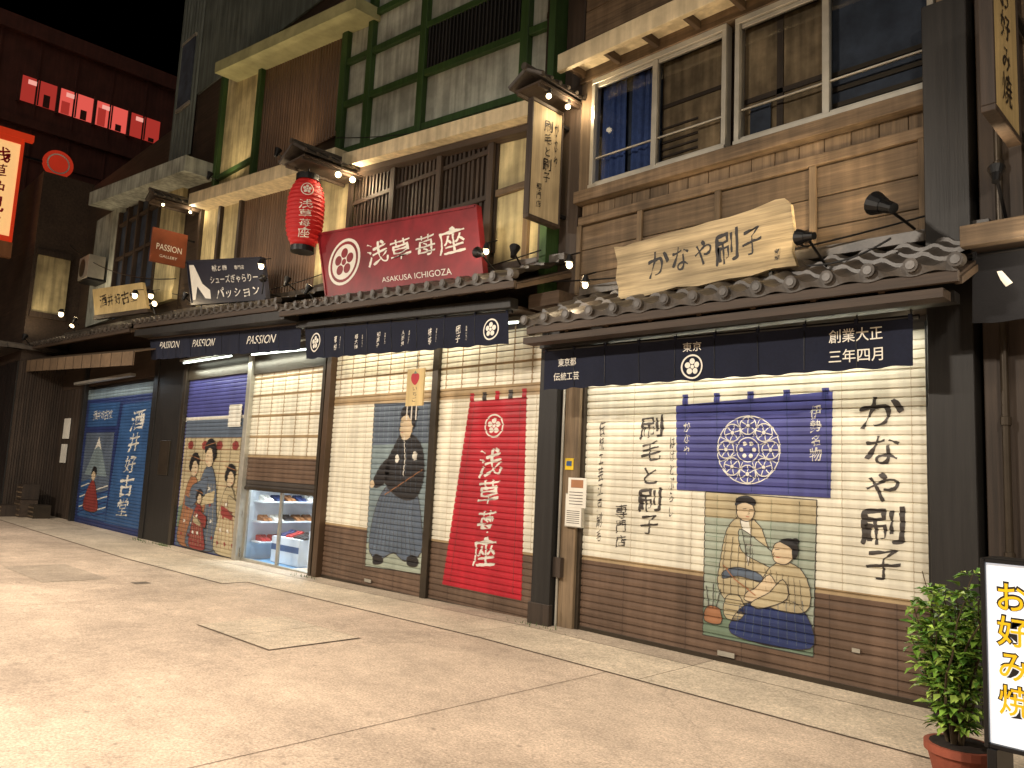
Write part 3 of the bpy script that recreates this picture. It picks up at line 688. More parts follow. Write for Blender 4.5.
A.fig([(.5,.84),(.48,.86),(.52,.8),(.56,.775),(.66,.78),(.72,.84),(.7,.92),(.6,.94),(.52,.91)],p_skin,10,q); A.poly([(.5,.9),(.52,.96),(.6,.985),(.7,.99),(.78,.94),(.74,.84),(.69,.89),(.6,.93)],p_black,12,q,True); A.poly([(.58,.99),(.66,1.0),(.8,.97),(.78,.94),(.66,.96)],p_black,13,q)
A.line([(.52,.88),(.56,.885)],.007,p_ink,12,q); A.line([(.51,.86),(.49,.845),(.52,.84)],.005,p_ink,12,q); A.line([(.53,.82),(.56,.82)],.007,p_red,12,q); A.line([(.58,.8),(.62,.66),(.6,.56)],.016,p_white,11,q); A.line([(.92,.6),(.3,.44)],.012,p_orange,12,q)
A.fig([(.14,.06),(.2,.08),(.32,.06),(.3,.03),(.16,.02)],p_black,7,q); A.fig([(.74,.08),(.82,.1),(.92,.08),(.9,.04),(.76,.04)],p_black,7,q)
rq=[(-6.98,2.38),(-6.02,2.40),(-5.96,.17),(-7.3,.17)]
A.quad(rq,p_red,3)
for i in range(5): u_=.04+i*.23; p=bil(rq,u_,1); A.rect(p[0]-.035,p[0]+.035,p[1]-.01,p[1]+.1,p_red if i%2==0 else p_ink,3)
for u_ in(.1,.9): A.line([(u_,.02),(u_,.98)],.006,sh_dark,4,rq)
A.mon(-6.53,2.08,.14,p_white,4,1.15)
A.text('浅草苺座',[(-6.75,1.83),(-6.35,1.83),(-6.40,.46),(-6.78,.44)],p_white,4,True,.004,brush=True)
A.build('slats',IS,.02,True,-.1,3.3)
b=B(); b.box(-10.02,-7.69,.0,.03,-.12,-.04,alud); b.box(-7.55,-5.75,.0,.03,-.1,-.02,alud); b.box(-8.9,-8.75,-.01,.0,.0,.04,alu); b.obj('rails',IS)
HT=empty('hanging_placard',(-7.75,-.5,2.55)); b=B(); b.box(-7.55,-7.22,-.52,-.50,2.29,2.74,signwood2); b.cyl((-7.38,-.51,2.74),(-7.38,-.51,3.2),.004,black,5)
for k in range(3): b.cyl((-7.52+.09*k,-.51,2.29),(-7.52+.09*k,-.51,2.12),.008,paper,5)
b.obj('card',HT); A=Art(); A.text('いちご',R(-7.42,-7.34,2.34,2.52),p_ink,1,True); A.poly([(-7.46,2.6),(-7.38,2.54),(-7.31,2.61),(-7.33,2.68),(-7.45,2.68)],p_red,1,None,True); A.poly([(-7.42,2.68),(-7.39,2.72),(-7.35,2.68)],p_green,2); A.build('print',HT,-.521,False)
def d(A):
    A.mon(-9.72,3.27,.14,letter_w,2,1); A.mon(-6.05,3.08,.12,letter_w,2,1)
    for i,t in enumerate(['草餅','苺大福','和菓子','人形焼','抹茶','団子']):
        x=-9.2+i*.52; z=3.24-(x+9.7)*.05; A.text(t,R(x-.035,x+.035,z-.1,z+.1),letter_w,2,True,brush=True); A.text('浅草いちご',R(x+.12,x+.145,z-.08,z+.08),letter_w,2,True)
noren('shop_curtain',[(-10.05,3.49),(-5.80,3.24),(-5.78,2.90),(-9.98,3.05)],-.55,cloth,8,d)
FT=empty('tube_light',(-8,-.2,3.2)); b=B(); b.sbox(-9.9,-5.9,-.25,-.15,3.44,3.22,3.48,3.26,alu)
b.cyl((-9.6,-.2,3.42),(-7.9,-.2,3.32),.016,tube,8); b.cyl((-7.6,-.2,3.3),(-6.0,-.2,3.22),.016,tube,8)
for x in(-9.5,-8.9,-8.3): b.sphere((x,-.35,3.12),.05,bulb,6); b.cyl((x,-.35,3.16),(x,-.35,3.4),.008,black,6)
b.obj('fitting',FT); area('tube_glow',(-7.9,-.2,3.24),(-7.9,-.05,1.6),3.9,.05,23,(1,.90,.68),FT)
RS=empty('red_shop_sign',(-8,-.5,4.3)); b=B(); rq=[(-9.87,4.90),(-6.40,4.56),(-6.20,3.64),(-9.51,3.90)]
b.quad(rq,-.56,-.5,redsign); b.obj('board',RS,.006); b=B()
for u0,u1,v0,v1 in((0,1,.975,1.01),(0,1,-.01,.025),(-.004,.006,0,1),(.994,1.004,0,1)): b.quad([bil(rq,u0,v1),bil(rq,u1,v1),bil(rq,u1,v0),bil(rq,u0,v0)],-.575,-.495,redsign)
for u_ in(.1,.5,.9): p=bil(rq,u_,.2); b.cyl((p[0],-.5,p[1]),(p[0],-.02,p[1]),.012,black,6); p=bil(rq,u_,.0); b.cyl((p[0],-.5,p[1]),(p[0],-.5,p[1]-.15),.014,black,6)
b.obj('trim',RS)
A=Art(); c=bil(rq,.17,.5)
A.ell(c[0],c[1],.40,.33,letter_w,1,None,32); A.mon(c[0],c[1],.29,redsign,2,1.2)
A.text('浅草苺座',[bil(rq,.34,.74),bil(rq,.93,.78),bil(rq,.93,.38),bil(rq,.34,.36)],letter_w,1,False,.0,brush=True)
A.text('ASAKUSA ICHIGOZA',[bil(rq,.42,.2),bil(rq,.84,.22),bil(rq,.84,.13),bil(rq,.42,.13)],letter_w,1)
A.build('lettering',RS,-.562,False)
floodlight((-6.05,-.8,3.88),(-7.4,-.55,4.4),7,.05,110,(-6.0,-.4,3.6)); floodlight((-5.8,-.5,3.95),(-6.1,.0,5.),20,.05,130,(-5.8,-.4,3.8))
floodlight((-8.2,-.35,4.0),(-8.3,.1,5.6),16,.04,140,(-8.2,-.2,3.9)); floodlight((-9.95,-.6,4.1),(-9.6,.1,5.6),24,.05,130,(-9.9,-.5,3.9)); floodlight((-6.9,-.35,4.0),(-6.7,.1,5.6),12,.04,140,(-6.9,-.2,3.9))
bulblamp((-5.9,-.82,3.86),6,.035)
RL=empty('paper_lantern',(-10.05,-.7,5.2))
redp=mat('lantern_paper',(170,26,30),.6,.08,6,bump=.0,emit=.10,ecol=(255,40,24)); b=B(); c=(-10.05,-.7,5.2); H=.5; n=40; nr=96; vs=[];fs=[]
def lr(t): return .27*(1-abs(t)**3.2*.42)
for i in range(nr+1):
    t=-1+2*i/nr; rr=lr(t)-.011*abs(math.cos(math.pi*i/6))**.7+.006
    for j in range(n):
        a=2*math.pi*j/n; vs.append((c[0]+rr*math.cos(a),c[1]+rr*math.sin(a),c[2]+H*t))
for i in range(nr):
    for j in range(n): fs.append((i*n+j,i*n+(j+1)%n,(i+1)*n+(j+1)%n,(i+1)*n+j))
b.add(vs,fs,redp); b.obj('paper_body',RL,smooth=True)
b=B(); b.cyl((c[0],c[1],c[2]+H),(c[0],c[1],c[2]+H+.09),.175,black,24); b.cyl((c[0],c[1],c[2]-H-.08),(c[0],c[1],c[2]-H),.175,black,24); b.cyl((c[0],c[1],c[2]+H+.09),(c[0],c[1],c[2]+H+.35),.012,black,6)
b.obj('rings',RL)
A=Art(); A.text('浅草苺座',R(-.10,.10,-.42,.14),letter_w,1,True,.0,brush=True); A.mon(0,.3,.1,letter_w,1,1)
fa=math.atan2(-6.16+.7,10.05)
def fn(u_,v_,l):
    rr=lr(v_/H)+.013; a=fa+u_/.28
    return (c[0]+rr*math.cos(a),c[1]+rr*math.sin(a),c[2]+v_)
A.build('lettering',RL,0,False,fn=fn)
proj_roof(RL,-9.95,-1.05,-.0,5.93,.36); b=B(); 
for yy in(-.4,-.15): b.sphere((-9.72,yy,5.82),.045,bulb,6); b.cyl((-9.72,yy,5.86),(-9.72,yy,5.93),.03,black,6)
b.obj('lamps',RL); spot('lamp_light',(-9.7,-.4,5.78),(-10.0,-.7,5.0),10,WARM,140,RL); point('lamp_glow',(-9.66,-.25,5.78),22,WARM,.04,RL)
# ================================================================ PASSION BUILDING (shoe shop)
S=empty('shoe_shop_building',(-13,0,0))
b=B(); b.box(-16.9,-10.55,1.9,6,-.3,13,darkx); b.box(-16.9,-10.5,.17,1.9,3.3,13,darkx); b.box(-16.9,-15.5,.16,1.9,-.3,3.3,darkx)
b.box(-16.9,-10.3,.02,.16,3.1,4.4,darkx); b.obj('mass',S)
b=B()
def corrug(x0,x1,z0,z1,y,m,p=.09):
    n=int((x1-x0)/p); 
    for i in range(n):
        a=x0+(x1-x0)*i/n; w_=(x1-x0)/n
        b.hexa([(a,y,z0),(a+w_*.25,y-.03,z0),(a+w_*.75,y-.03,z0),(a+w_,y,z0),(a,y,z1),(a+w_*.25,y-.03,z1),(a+w_*.75,y-.03,z1),(a+w_,y,z1)],m)
corrug(-13.45,-10.55,6.9,9.3,.1,corr); corrug(-13.85,-11.0,4.4,6.7,.1,corr); b.obj('metal_cladding',S)
b=B()
b.box(-15.15,-13.5,.08,.16,6.9,9.7,plaster); b.box(-15.7,-13.9,.08,.16,4.4,6.9,plaster); b.box(-11.,-10.5,.06,.16,4.3,6.3,plaster)
b.sbox(-15.5,-9.95,-.35,.15,6.66,6.1,6.9,6.33,cream); b.sbox(-14.7,-9.6,-.4,.15,9.2,8.42,9.42,8.62,mat('pale_green_board',(170,170,126),.6,.15,4,bump=.1))
b.box(-16.9,-10.5,.12,.16,9.7,13,corrg)
b.obj('panels',S)
b=B()
for x in(-15.2,-13.5,-10.5): b.box(x-.07,x+.07,-.02,.08,6.9,9.5,green)
for x in(-15.75,-14.8,-13.88): b.box(x-.05,x+.05,.0,.08,4.4,6.8,darkz)
b.box(-15.2,-13.5,.0,.08,7.2,7.3,green); b.obj('frame',S,.004)
tile_eave(S,-16.3,-10.3,4.22,3.86,4.55,4.2,-.9,rows=3)
b=B(); b.sbox(-16.3,-10.15,-.85,-.6,3.95,3.6,4.08,3.74,blk); b.sbox(-16.3,-10.15,-.6,.02,3.93,3.58,3.97,3.62,darkx)
b.box(-16.9,-15.6,-.06,.15,-.25,3.9,blk); b.box(-15.6,-15.46,-.06,.1,-.2,3.5,alud); b.box(-12.8,-12.66,-.06,.1,-.2,3.4,alu); b.box(-10.3,-10.225,-.06,.1,-.2,3.4,alud)
b.box(-15.46,-12.8,-.02,.1,3.1,3.4,alud); b.box(-12.66,-10.3,-.02,.1,3.05,3.4,alud)
b.box(-16.4,-15.9,-.09,-.06,1.2,1.9,alud)
b.obj('posts',S,.005)
PS=empty('roller_shutter',(-14,0,1.4)); A=Art()
A.rect(-15.46,-12.8,-.16,3.12,p_blue,0)
q=[(-15.42,2.3),(-12.84,2.3),(-12.84,-.12),(-15.42,-.12)]
A.quad(q,p_beige,1); A.poly([(0,0),(1,0),(1,.2),(.5,.28),(0,.16)],p_slate,2,q,False)
for k in range(6): A.line([(.0,.5+.09*k),(1,.5+.09*k)],.012,p_orange,2,q)
for k in range(7): A.line([(.05+.15*k,.45),(.05+.15*k,1)],.016,sh_dark,3,q)
A.poly([(0,.86),(1,.86),(1,1),(0,1)],p_slate,4,q); A.poly([(.0,.3),(.2,.36),(.3,.3),(.3,.2),(0,.14)],p_green,4,q)
for k in range(4): A.ell(.12+.25*k,.8,.05,.035,p_dred,4,q); A.line([(.12+.25*k,.86),(.12+.25*k,.8)],.01,p_ink,5,q)
def lady(cx,h,col,col2,l,fl=1):
    f=lambda P_:[(cx+fl*(a-.3)*h,b_*h) for a,b_ in P_]
    A.fig(f([(.1,.05),(.14,.35),(.2,.58),(.3,.7),(.42,.66),(.5,.5),(.56,.3),(.66,.04),(.4,.0)]),col,l,q,.016)
    for k in range(5): A.line(f([(.22+.05*k,.55),(.17+.09*k,.07)]),.012,col2,l+2,q)
    for k in range(9): A.ell(*f([(.18+.04*k,.12+.13*(k%4))])[0],.016,.014,p_white if k%2 else p_dred,l+3,q,8)
    A.fig(f([(.34,.6),(.5,.56),(.64,.5),(.62,.34),(.5,.4),(.36,.46)]),col,l+4,q,.014)
    A.poly(f([(.19,.5),(.45,.44),(.45,.36),(.2,.4)]),col2,l+4,q)
    A.fig(f([(.27,.76),(.29,.7),(.36,.69),(.42,.74),(.41,.82),(.34,.85),(.28,.82)]),p_skin,l+5,q,.012)
    A.poly(f([(.22,.78),(.24,.86),(.3,.92),(.38,.92),(.44,.86),(.42,.8),(.36,.85),(.3,.82),(.27,.74)]),p_black,l+7,q,True); A.line(f([(.2,.9),(.46,.86)]),.012,p_orange,l+8,q)
    A.line(f([(.36,.78),(.385,.78)]),.01,p_ink,l+7,q); A.line(f([(.37,.73),(.39,.73)]),.01,p_red,l+7,q)
lady(.2,.8,p_orange,p_slate,5); lady(.52,.92,p_slate,p_beige,8,-1); lady(.82,.72,p_beige,p_dred,13); lady(.36,.5,p_dred,p_beige,16)
A.rect(-15.46,-12.8,2.28,2.36,p_white,2)
A.quad(R(-13.5,-13.0,2.15,2.55),p_white,26)
A.rect(-12.66,-10.3,1.12,1.62,sh_brown,0); A.rect(-12.66,-10.3,1.62,3.1,sh_white,0)
for x in [-12.4+.42*i for i in range(6)]: A.rect(x-.015,x+.015,1.62,3.1,sh_tan,1)
for z in(1.62,1.95,2.3,2.65,2.95): A.rect(-12.66,-10.3,z,z+.045,sh_tan,1)
A.rect(-12.66,-10.3,1.12,1.24,p_ink,1)
A.build('slats',PS,.02,True,-.2,3.2)
b=B(); b.box(-15.46,-12.8,.0,.03,-.22,-.14,alud); b.box(-12.66,-10.3,.0,.04,1.07,1.12,alud); b.obj('rails',PS)
IN=empty('shop_interior',(-11.5,1,0)); wallw=mat('interior_white',(232,236,240),.6,.04); flb=mat('interior_floor',(110,160,200),.5,.1)
b=B(); b.box(-12.66,-10.3,1.75,1.85,-.2,3.05,wallw); b.box(-12.78,-12.68,.13,1.85,-.2,3.05,wallw); b.box(-10.28,-10.18,.16,1.85,-.2,3.05,wallw); b.box(-12.66,-10.3,.11,1.75,2.9,3.0,wallw); b.box(-12.66,-10.3,.112,1.75,-.25,-.11,flb)
for z in(.18,.52,.86,1.2): b.box(-12.67,-12.35,.2,1.74,z,z+.025,wallw); b.box(-12.34,-10.4,1.4,1.74,z,z+.025,wallw)
b.box(-12.2,-11.3,.35,.75,-.1,.32,wallw); b.box(-11.1,-10.5,.4,.8,-.1,.48,wallw); b.box(-12.2,-11.3,.345,.349,.1,.2,p_blue2)
b.obj('fixtures',IN)
b=B(); shoec=[mat('shoe_'+n_,c_,.4,.1) for n_,c_ in(('black',(30,28,30)),('tan',(150,100,60)),('red',(160,40,40)),('white',(220,215,205)),('navy',(40,50,90)))]
def shoe(x,y,z,m,rot=0):
    prof=[(-.13,0),(-.13,.08),(-.09,.1),(-.04,.065),(.05,.05),(.12,.025),(.13,0)]
    n=len(prof); ca,sa=math.cos(rot),math.sin(rot)
    vs=[]
    for k,p in enumerate(prof+prof):
        lx=-.035 if k<n else .035; ly=-p[0]; vs.append((x+lx*ca-ly*sa,y+lx*sa+ly*ca,z+p[1]))
    b.add(vs,[tuple(range(n)),tuple(range(n,2*n))[::-1]]+[(i,i+1,n+i+1,n+i) for i in range(n-1)],m)
for z in(.206,.546,.886):
    y=.3
    while y<1.3:
        m_=random.choice(shoec); shoe(-12.5,y,z,m_,1.57); shoe(-12.5,y+.085,z,m_,1.57); y+=.21
    x=-12.2
    while x<-10.5:
        m_=random.choice(shoec); shoe(x,1.55,z,m_); shoe(x+.09,1.55,z,m_); x+=.23
for x in(-12.1,-11.85,-11.6,-11.4): m_=random.choice(shoec); shoe(x,.55,.322,m_); shoe(x+.085,.56,.322,m_)
for x in(-11.0,-10.8,-10.62): m_=random.choice(shoec); shoe(x,.6,.482,m_); shoe(x+.08,.6,.482,m_)
b.obj('shoes',IN)
b=B(); b.box(-12.66,-12.6,.06,.1,-.11,1.12,alu); b.box(-10.36,-10.3,.06,.1,-.11,1.12,alu); b.box(-11.51,-11.45,.06,.1,-.11,1.12,alu); b.box(-12.66,-10.3,.05,.11,-.17,-.08,alu)
b.add([(-12.6,.08,-.08),(-10.36,.08,-.08),(-10.36,.08,3),(-12.6,.08,3)],[(0,1,2,3)],glass); b.obj('glass_door',IN)
area('ceiling_light',(-11.5,.8,2.88),(-11.5,.8,0),2.0,1.0,220,(.88,.97,1),IN)
def d(A):
    for x in(-15.7,-14.1,-11.9): z=3.74-(x+15.7)*.066; A.text('PASSION',[(x+.05,z+.08),(x+1.0,z+.02),(x+.95,z-.11),(x,z-.05)],letter_w,2,False,.0)
noren('shop_curtain',[(-16.29,4.02),(-10.17,3.61),(-10.12,3.2),(-16.13,3.50)],-.55,cloth,9,d)
FT=empty('tube_light',(-13,-.2,3.2)); b=B(); b.cyl((-15.3,-.2,3.42),(-13.2,-.2,3.4),.016,tube,8); b.cyl((-12.4,-.2,3.36),(-10.6,-.2,3.3),.016,tube,8); b.box(-15.4,-10.5,-.25,-.15,3.45,3.49,alu); b.obj('fitting',FT)
area('tube_glow',(-13,-.2,3.28),(-13,-.05,1.6),4.8,.05,34,(.97,1,.82),FT)
SS=empty('shoe_shop_sign',(-13,-.5,4.6)); sq=[(-14.72,5.31),(-11.62,4.85),(-11.32,4.11),(-14.28,4.40)]; b=B(); b.quad(sq,-.56,-.5,darksign)
for u0,u1,v0,v1 in((0,1,.97,1.01),(0,1,-.01,.03),(-.004,.008,0,1),(.992,1.004,0,1)): b.quad([bil(sq,u0,v1),bil(sq,u1,v1),bil(sq,u1,v0),bil(sq,u0,v0)],-.575,-.495,darksign)
for u_ in(.1,.9): p=bil(sq,u_,.2); b.cyl((p[0],-.5,p[1]),(p[0],.0,p[1]),.012,black,6); p=bil(sq,u_,.0); b.cyl((p[0],-.5,p[1]),(p[0],-.5,p[1]-.3),.014,black,6)
b.obj('board',SS); A=Art()
A.poly([(.03,.1),(.03,.9),(.1,.9),(.2,.45),(.3,.3),(.3,.1),(.22,.12),(.12,.4),(.07,.1)],letter_w,1,sq)
A.text('靴と鞄',[bil(sq,.36,.88),bil(sq,.56,.88),bil(sq,.56,.72),bil(sq,.36,.72)],letter_w,1,brush=True); A.text('専門店',[bil(sq,.66,.84),bil(sq,.78,.84),bil(sq,.78,.74),bil(sq,.66,.74)],letter_w,1); A.text('シューズぎゃらりー',[bil(sq,.32,.62),bil(sq,.93,.64),bil(sq,.93,.44),bil(sq,.32,.44)],letter_w,1,False,.0)
A.text('パッション',[bil(sq,.38,.34),bil(sq,.93,.37),bil(sq,.93,.09),bil(sq,.38,.08)],letter_w,1,False,.0,brush=True); A.build('lettering',SS,-.562,False)
proj_sign('projecting_shop_sign',-15.9,-.85,-.15,5.45,6.15,brownsign,None,letter_w,[('PASSION',(.14,.86,.38,.56),False),('GALLERY',(.25,.75,.17,.25),False)],.0,6.72)
for x,z,p_ in((-14.9,4.7,44),(-13.0,4.55,32),(-10.9,4.4,36)): floodlight((x,-.45,z),(x+.1,.1,6.2),p_,.05,140,(x,-.3,z-.15))
floodlight((-15.4,-.85,4.5),(-14.,-.55,4.7),12,.05,110,(-15.4,-.8,4.3)); floodlight((-11.0,-.8,4.35),(-12.2,-.55,4.5),12,.05,110,(-11.,-.8,4.1))
bulblamp((-15.3,-.95,4.62),9,.055); bulblamp((-10.9,-.9,4.5),9,.05)
floodlight((-14.3,-.45,6.98),(-14.3,.1,8.6),30,.05,140,(-14.3,-.3,6.9)); floodlight((-11.6,-.45,6.7),(-11.6,.1,8.4),20,.05,140,(-11.6,-.3,6.6))
# ================================================================ PRINT SHOP BUILDING (left)
Z=empty('print_shop_building',(-20,0,0)); b=B(); b.box(-24.2,-18.2,.16,6,-.3,9.3,darkx); b.box(-18.2,-16.92,.16,6,-.3,14,darkx); b.box(-24.2,-16.9,.0,.16,3.3,4.6,darkx)
b.obj('mass',Z); b=B(); corrug(-18.2,-16.92,8.3,14,.12,corrg,.16); b.obj('metal_cladding',Z)
b=B(); b.sbox(-21.9,-15.5,-.5,.15,8.05,7.35,8.4,7.68,plasterw); b.box(-23,-21,.05,.16,5.,8.0,plasterw); b.box(-18.2,-16.95,.05,.16,5.,7.6,plaster); b.box(-21,-18.2,.1,.16,5,7.8,dimd)
b.box(-17.9,-17.2,.06,.11,9.6,11.2,dimd); b.box(-17.95,-17.15,.05,.1,9.55,9.62,alu); b.box(-17.95,-17.15,.05,.1,11.2,11.27,alu); b.obj('panels',Z); b=B()
for x in(-21,-20.3,-19.6,-18.9,-18.2): b.box(x-.04,x+.04,.0,.1,5,7.8,darkz)
for z in(5.4,6.5,7.4): b.box(-21,-18.2,.02,.1,z,z+.08,darkx)
b.box(-22.1,-21.9,-.08,.16,-.3,4,blk); b.box(-17.15,-16.9,-.08,.15,-.3,4,blk)
for x in [-24.2+.3*i for i in range(7)]: b.box(x+.005,x+.29,.02,.16,-.3,4,darkz)
b.obj('frame',Z,.004)
AC=empty('air_conditioner',(-22,-.3,6.6)); b=B(); b.box(-22.4,-21.6,-.42,-.02,6.1,6.7,alu); b.cyl((-22.1,-.425,6.4),(-22.1,-.42,6.4),.24,alud,20); b.box(-22.4,-21.6,-.4,.04,6.04,6.1,black); b.obj('unit',AC,.01)
tile_eave(Z,-24.2,-16.4,4.45,4.15,4.85,4.55,-.95,rows=3)
aw=mat('awning_cloth',(112,92,70),.85,.2,10,bump=.15)
AW=empty('awning',(-20,-.7,3.9)); b=B()
b.hexa([(-24.6,-.95,3.74),(-15.9,-.95,3.32),(-15.9,-.93,3.32),(-24.6,-.93,3.74),(-24.6,-.95,4.05),(-15.9,-.95,3.6),(-15.9,-.93,3.6),(-24.6,-.93,4.05)],aw)
b.hexa([(-24.6,-.93,4.03),(-15.9,-.93,3.58),(-15.9,-.02,3.85),(-24.6,-.02,4.35),(-24.6,-.93,4.05),(-15.9,-.93,3.6),(-15.9,-.02,3.88),(-24.6,-.02,4.38)],aw)
for i in range(14): x=-24.5+i*.66; z=3.74-(x+24.6)*.0483; b.box(x,x+.02,-.956,-.951,z,z+.3,darkx)
b.obj('valance',AW)
ZS=empty('roller_shutter',(-19.5,0,1.4)); A=Art(); A.rect(-21.9,-17.15,-.2,3.2,p_navy,0); A.rect(-21.9,-17.15,2.95,3.2,p_grey,1)
A.quad([(-21.7,2.85),(-19.4,2.82),(-19.5,2.25),(-21.7,2.25)],p_blue2,2); A.text('酒井好古堂',R(-21.3,-19.9,2.4,2.66),p_white,3,False,.0,brush=True)
q=R(-21.7,-19.6,0,2.1); A.quad(q,p_slate,2); A.poly([(0,.0),(1,0),(1,.35),(.6,.3),(.3,.45),(0,.4)],p_blue2,3,q); A.poly([(.1,.5),(.5,.95),(.9,.5)],p_grey,3,q); A.poly([(.38,.8),(.5,.95),(.62,.8),(.5,.84)],p_white,4,q)
for k in range(6): A.line([(.02,.05+.06*k),(.3,.1+.06*k),(.6,.04+.06*k),(.98,.1+.06*k)],.03,p_white if k%2 else p_navy,4,q)
A.fig([(.2,.1),(.25,.3),(.45,.45),(.62,.3),(.7,.1)],p_dred,6,q,.02); A.ell(.45,.5,.07,.06,p_skin,8,q); A.poly([(.36,.5),(.42,.6),(.54,.58),(.54,.5),(.45,.55)],p_black,9,q,True)
A.quad([(-19.2,2.75),(-17.3,2.78),(-17.35,.0),(-19.6,-.02)],p_blue2,2); A.text('酒井好古堂',[(-18.5,2.6),(-17.7,2.6),(-18.1,.2),(-19.0,.2)],p_white,3,True,.0,brush=True); A.line([(-19.3,2.7),(-19.55,.0)],.02,p_navy,3)
for k in range(9): x=-21.7+k*.25; A.line([(x,2.95),(x,3.2)],.015,p_slate,3)
A.build('slats',ZS,.02,True,-.2,3.2)
te=empty('tube_light',(-19.5,-.4,3.3)); area('tube_glow',(-19.5,-.4,3.25),(-19.5,-.1,1.2),4,.06,8,(.8,.92,1),te)
b=B(); b.box(-21.5,-17.5,-.46,-.34,3.27,3.33,alu); b.obj('fitting',te)
WS=empty('wooden_shop_sign',(-18.6,-.5,5)); sq=[(-20.49,5.57),(-17.05,5.24),(-16.57,4.60),(-20.06,4.85)]; b=B(); b.quad(sq,-.56,-.5,signwood2); b.quad([bil(sq,0,0.02),bil(sq,1,.02),bil(sq,1.02,-.12),bil(sq,-.02,-.12)],-.58,-.48,darkx); b.obj('board',WS); A=Art(); A.text('酒井好古堂',[bil(sq,.14,.76),bil(sq,.86,.76),bil(sq,.86,.26),bil(sq,.14,.26)],letter_k,1,False,.0,brush=True); A.build('lettering',WS,-.562,False)
floodlight((-20.6,-.9,4.6),(-19.5,-.55,5.2),14,.05,120,(-20.6,-.8,4.5)); floodlight((-16.8,-.5,4.8),(-17.6,.0,6.4),44,.05,130,(-16.8,-.4,4.6)); floodlight((-21.5,-.6,4.95),(-21.3,.1,7),50,.05,130,(-21.5,-.5,4.8))
bulblamp((-16.2,-.95,4.75),9,.06); bulblamp((-21.2,-1.0,4.95),9,.07)
NB=empty('notice_board',(-23,-.05,2)); b=B(); b.box(-23.6,-23.1,-.03,.0,1.95,2.5,paper); b.box(-23.6,-23.15,-.03,.0,1.3,1.8,paper); b.obj('sheets',NB)
CL=empty('stacked_crates',(-23.8,-.8,.2)); b=B()
for i,(x,y,z,w_,h_) in enumerate([(-23.9,-.9,0,.6,.45),(-23.85,-.88,.46,.5,.4),(-23.3,-.7,0,.5,.35),(-24.0,-1.25,0,.4,.3)]):
    z+=-.16; b.box(x,x+w_,y,y+.4,z,z+h_,[darkx,darkz,alud,darkz][i]); 
    for k in range(3): b.box(x-.01,x+w_+.01,y-.012,y-.001,z+.04+k*h_/3.2,z+.08+k*h_/3.2,woodx)
b.obj('crates',CL,.006)
C=empty('corner_building',(-28,-1,0)); b=B(); b.box(-40,-24.25,-1.1,5,-.3,9.4,darkx)
for i in range(20): b.box(-24.6-.3*i+.01,-24.31-.3*i,-1.14,-1.1,-.2,4,blk)
for i in range(20): b.box(-24.25,-24.21,-1.08+.06*i,-1.03+.06*i,-.2,4.,darkz)
b.box(-24.25,-23.9,-1.5,.0,4.3,4.4,tile); b.box(-40,-24.,-1.9,-1.1,4.3,4.45,tile)
b.box(-24.25,-24.15,-1.0,-.2,5.4,7.0,plaster); b.box(-24.25,-24.12,-1.05,-.15,7.0,7.15,darkz); b.box(-24.25,-24.12,-1.05,-.15,5.25,5.4,darkz)
b.obj('walls',C)
floodlight((-23.6,-1.2,4.6),(-24.3,-.6,6),26,.06,120,(-24.1,-.9,4.4))
CS=empty('illuminated_sign',(-25,-1.9,8.8)); b=B(); b.box(-25.04,-24.96,-2.5,-1.6,7.5,10.2,mat('sign_lit',(235,190,130),.5,.05,emit=.75,ecol=(255,200,130)))
rr_=mat('red_frame',(170,44,28),.5,.1,emit=.35,ecol=(255,70,30))
for a in((-2.55,-1.55,10.2,10.35),(-2.55,-1.55,7.35,7.5),(-1.6,-1.52,7.35,10.35),(-2.6,-2.5,7.35,10.35)): b.box(-25.08,-24.9,a[0],a[1],a[2],a[3],rr_)
b.box(-25.1,-24.9,-2.8,-1.3,10.36,10.55,rr_); b.box(-25.1,-24.9,-2.6,-1.5,6.9,7.34,p_orange)
b.box(-25.02,-24.98,-1.5,-1.0,9.88,9.94,black); b.cyl((-25.04,-.62,9.95),(-24.94,-.62,9.95),.4,mat('round_red',(150,34,28),.5,.15,emit=.3,ecol=(255,70,40)),24); b.box(-25.06,-25.045,-1.0,-.6,9.88,9.94,black); b.obj('panel',CS)
A=Art(); A.text('浅草仲見世',R(-2.25,-1.8,7.7,10.0),p_red,1,True,.01,brush=True); A.ring(-.62,9.95,.3,.04,letter_w,1); A.build('lettering',CS,0,False,fn=lambda a,c_,l:((-24.955 if a<-1 else -24.935)-l,a,c_))
BB=empty('office_building',(-33,3,0)); redb=mat('dark_red_wall',(84,46,38),.8,.15,2,bump=.1,streak=.2); b=B(); b.box(-44,-30,-12,16,-.3,16.3,redb); b.box(-30,-29.8,-12,16,15.8,16.35,redb); b.box(-30,-29.85,-12,16,12.6,12.9,redb)
rw=emis('red_window_light',(240,96,84),.85); rw2=emis('red_window_light_dim',(205,64,54),.6); cp=emis('ceiling_panel_glow',(255,176,160),.9)
for i in range(4):
    y=-.9+i*1.18; b.box(-30,-29.97,y,y+1.08,13.5,14.4,rw if i%3 else rw2); b.box(-29.97,-29.9,y+.52,y+.555,13.5,14.4,redb); b.box(-29.969,-29.95,y+.08,y+.34,13.5,13.75+.2*(i%3),rw2); b.box(-29.969,-29.95,y+.7,y+.9,13.5,13.95-.1*i,redb); b.box(-29.97,-29.86,y-.1,y,13.4,14.5,redb); b.box(-29.969,-29.94,y+.2,y+.45,14.15,14.3,cp)
for k in range(7): b.box(-30,-29.95,-12,16,4+k*1.25,4.06+k*1.25,redb)
for k in range(14): b.box(-30,-29.96,-4+k*1.18,-3.94+k*1.18,2,15.8,redb)
b.obj('building_block',BB)
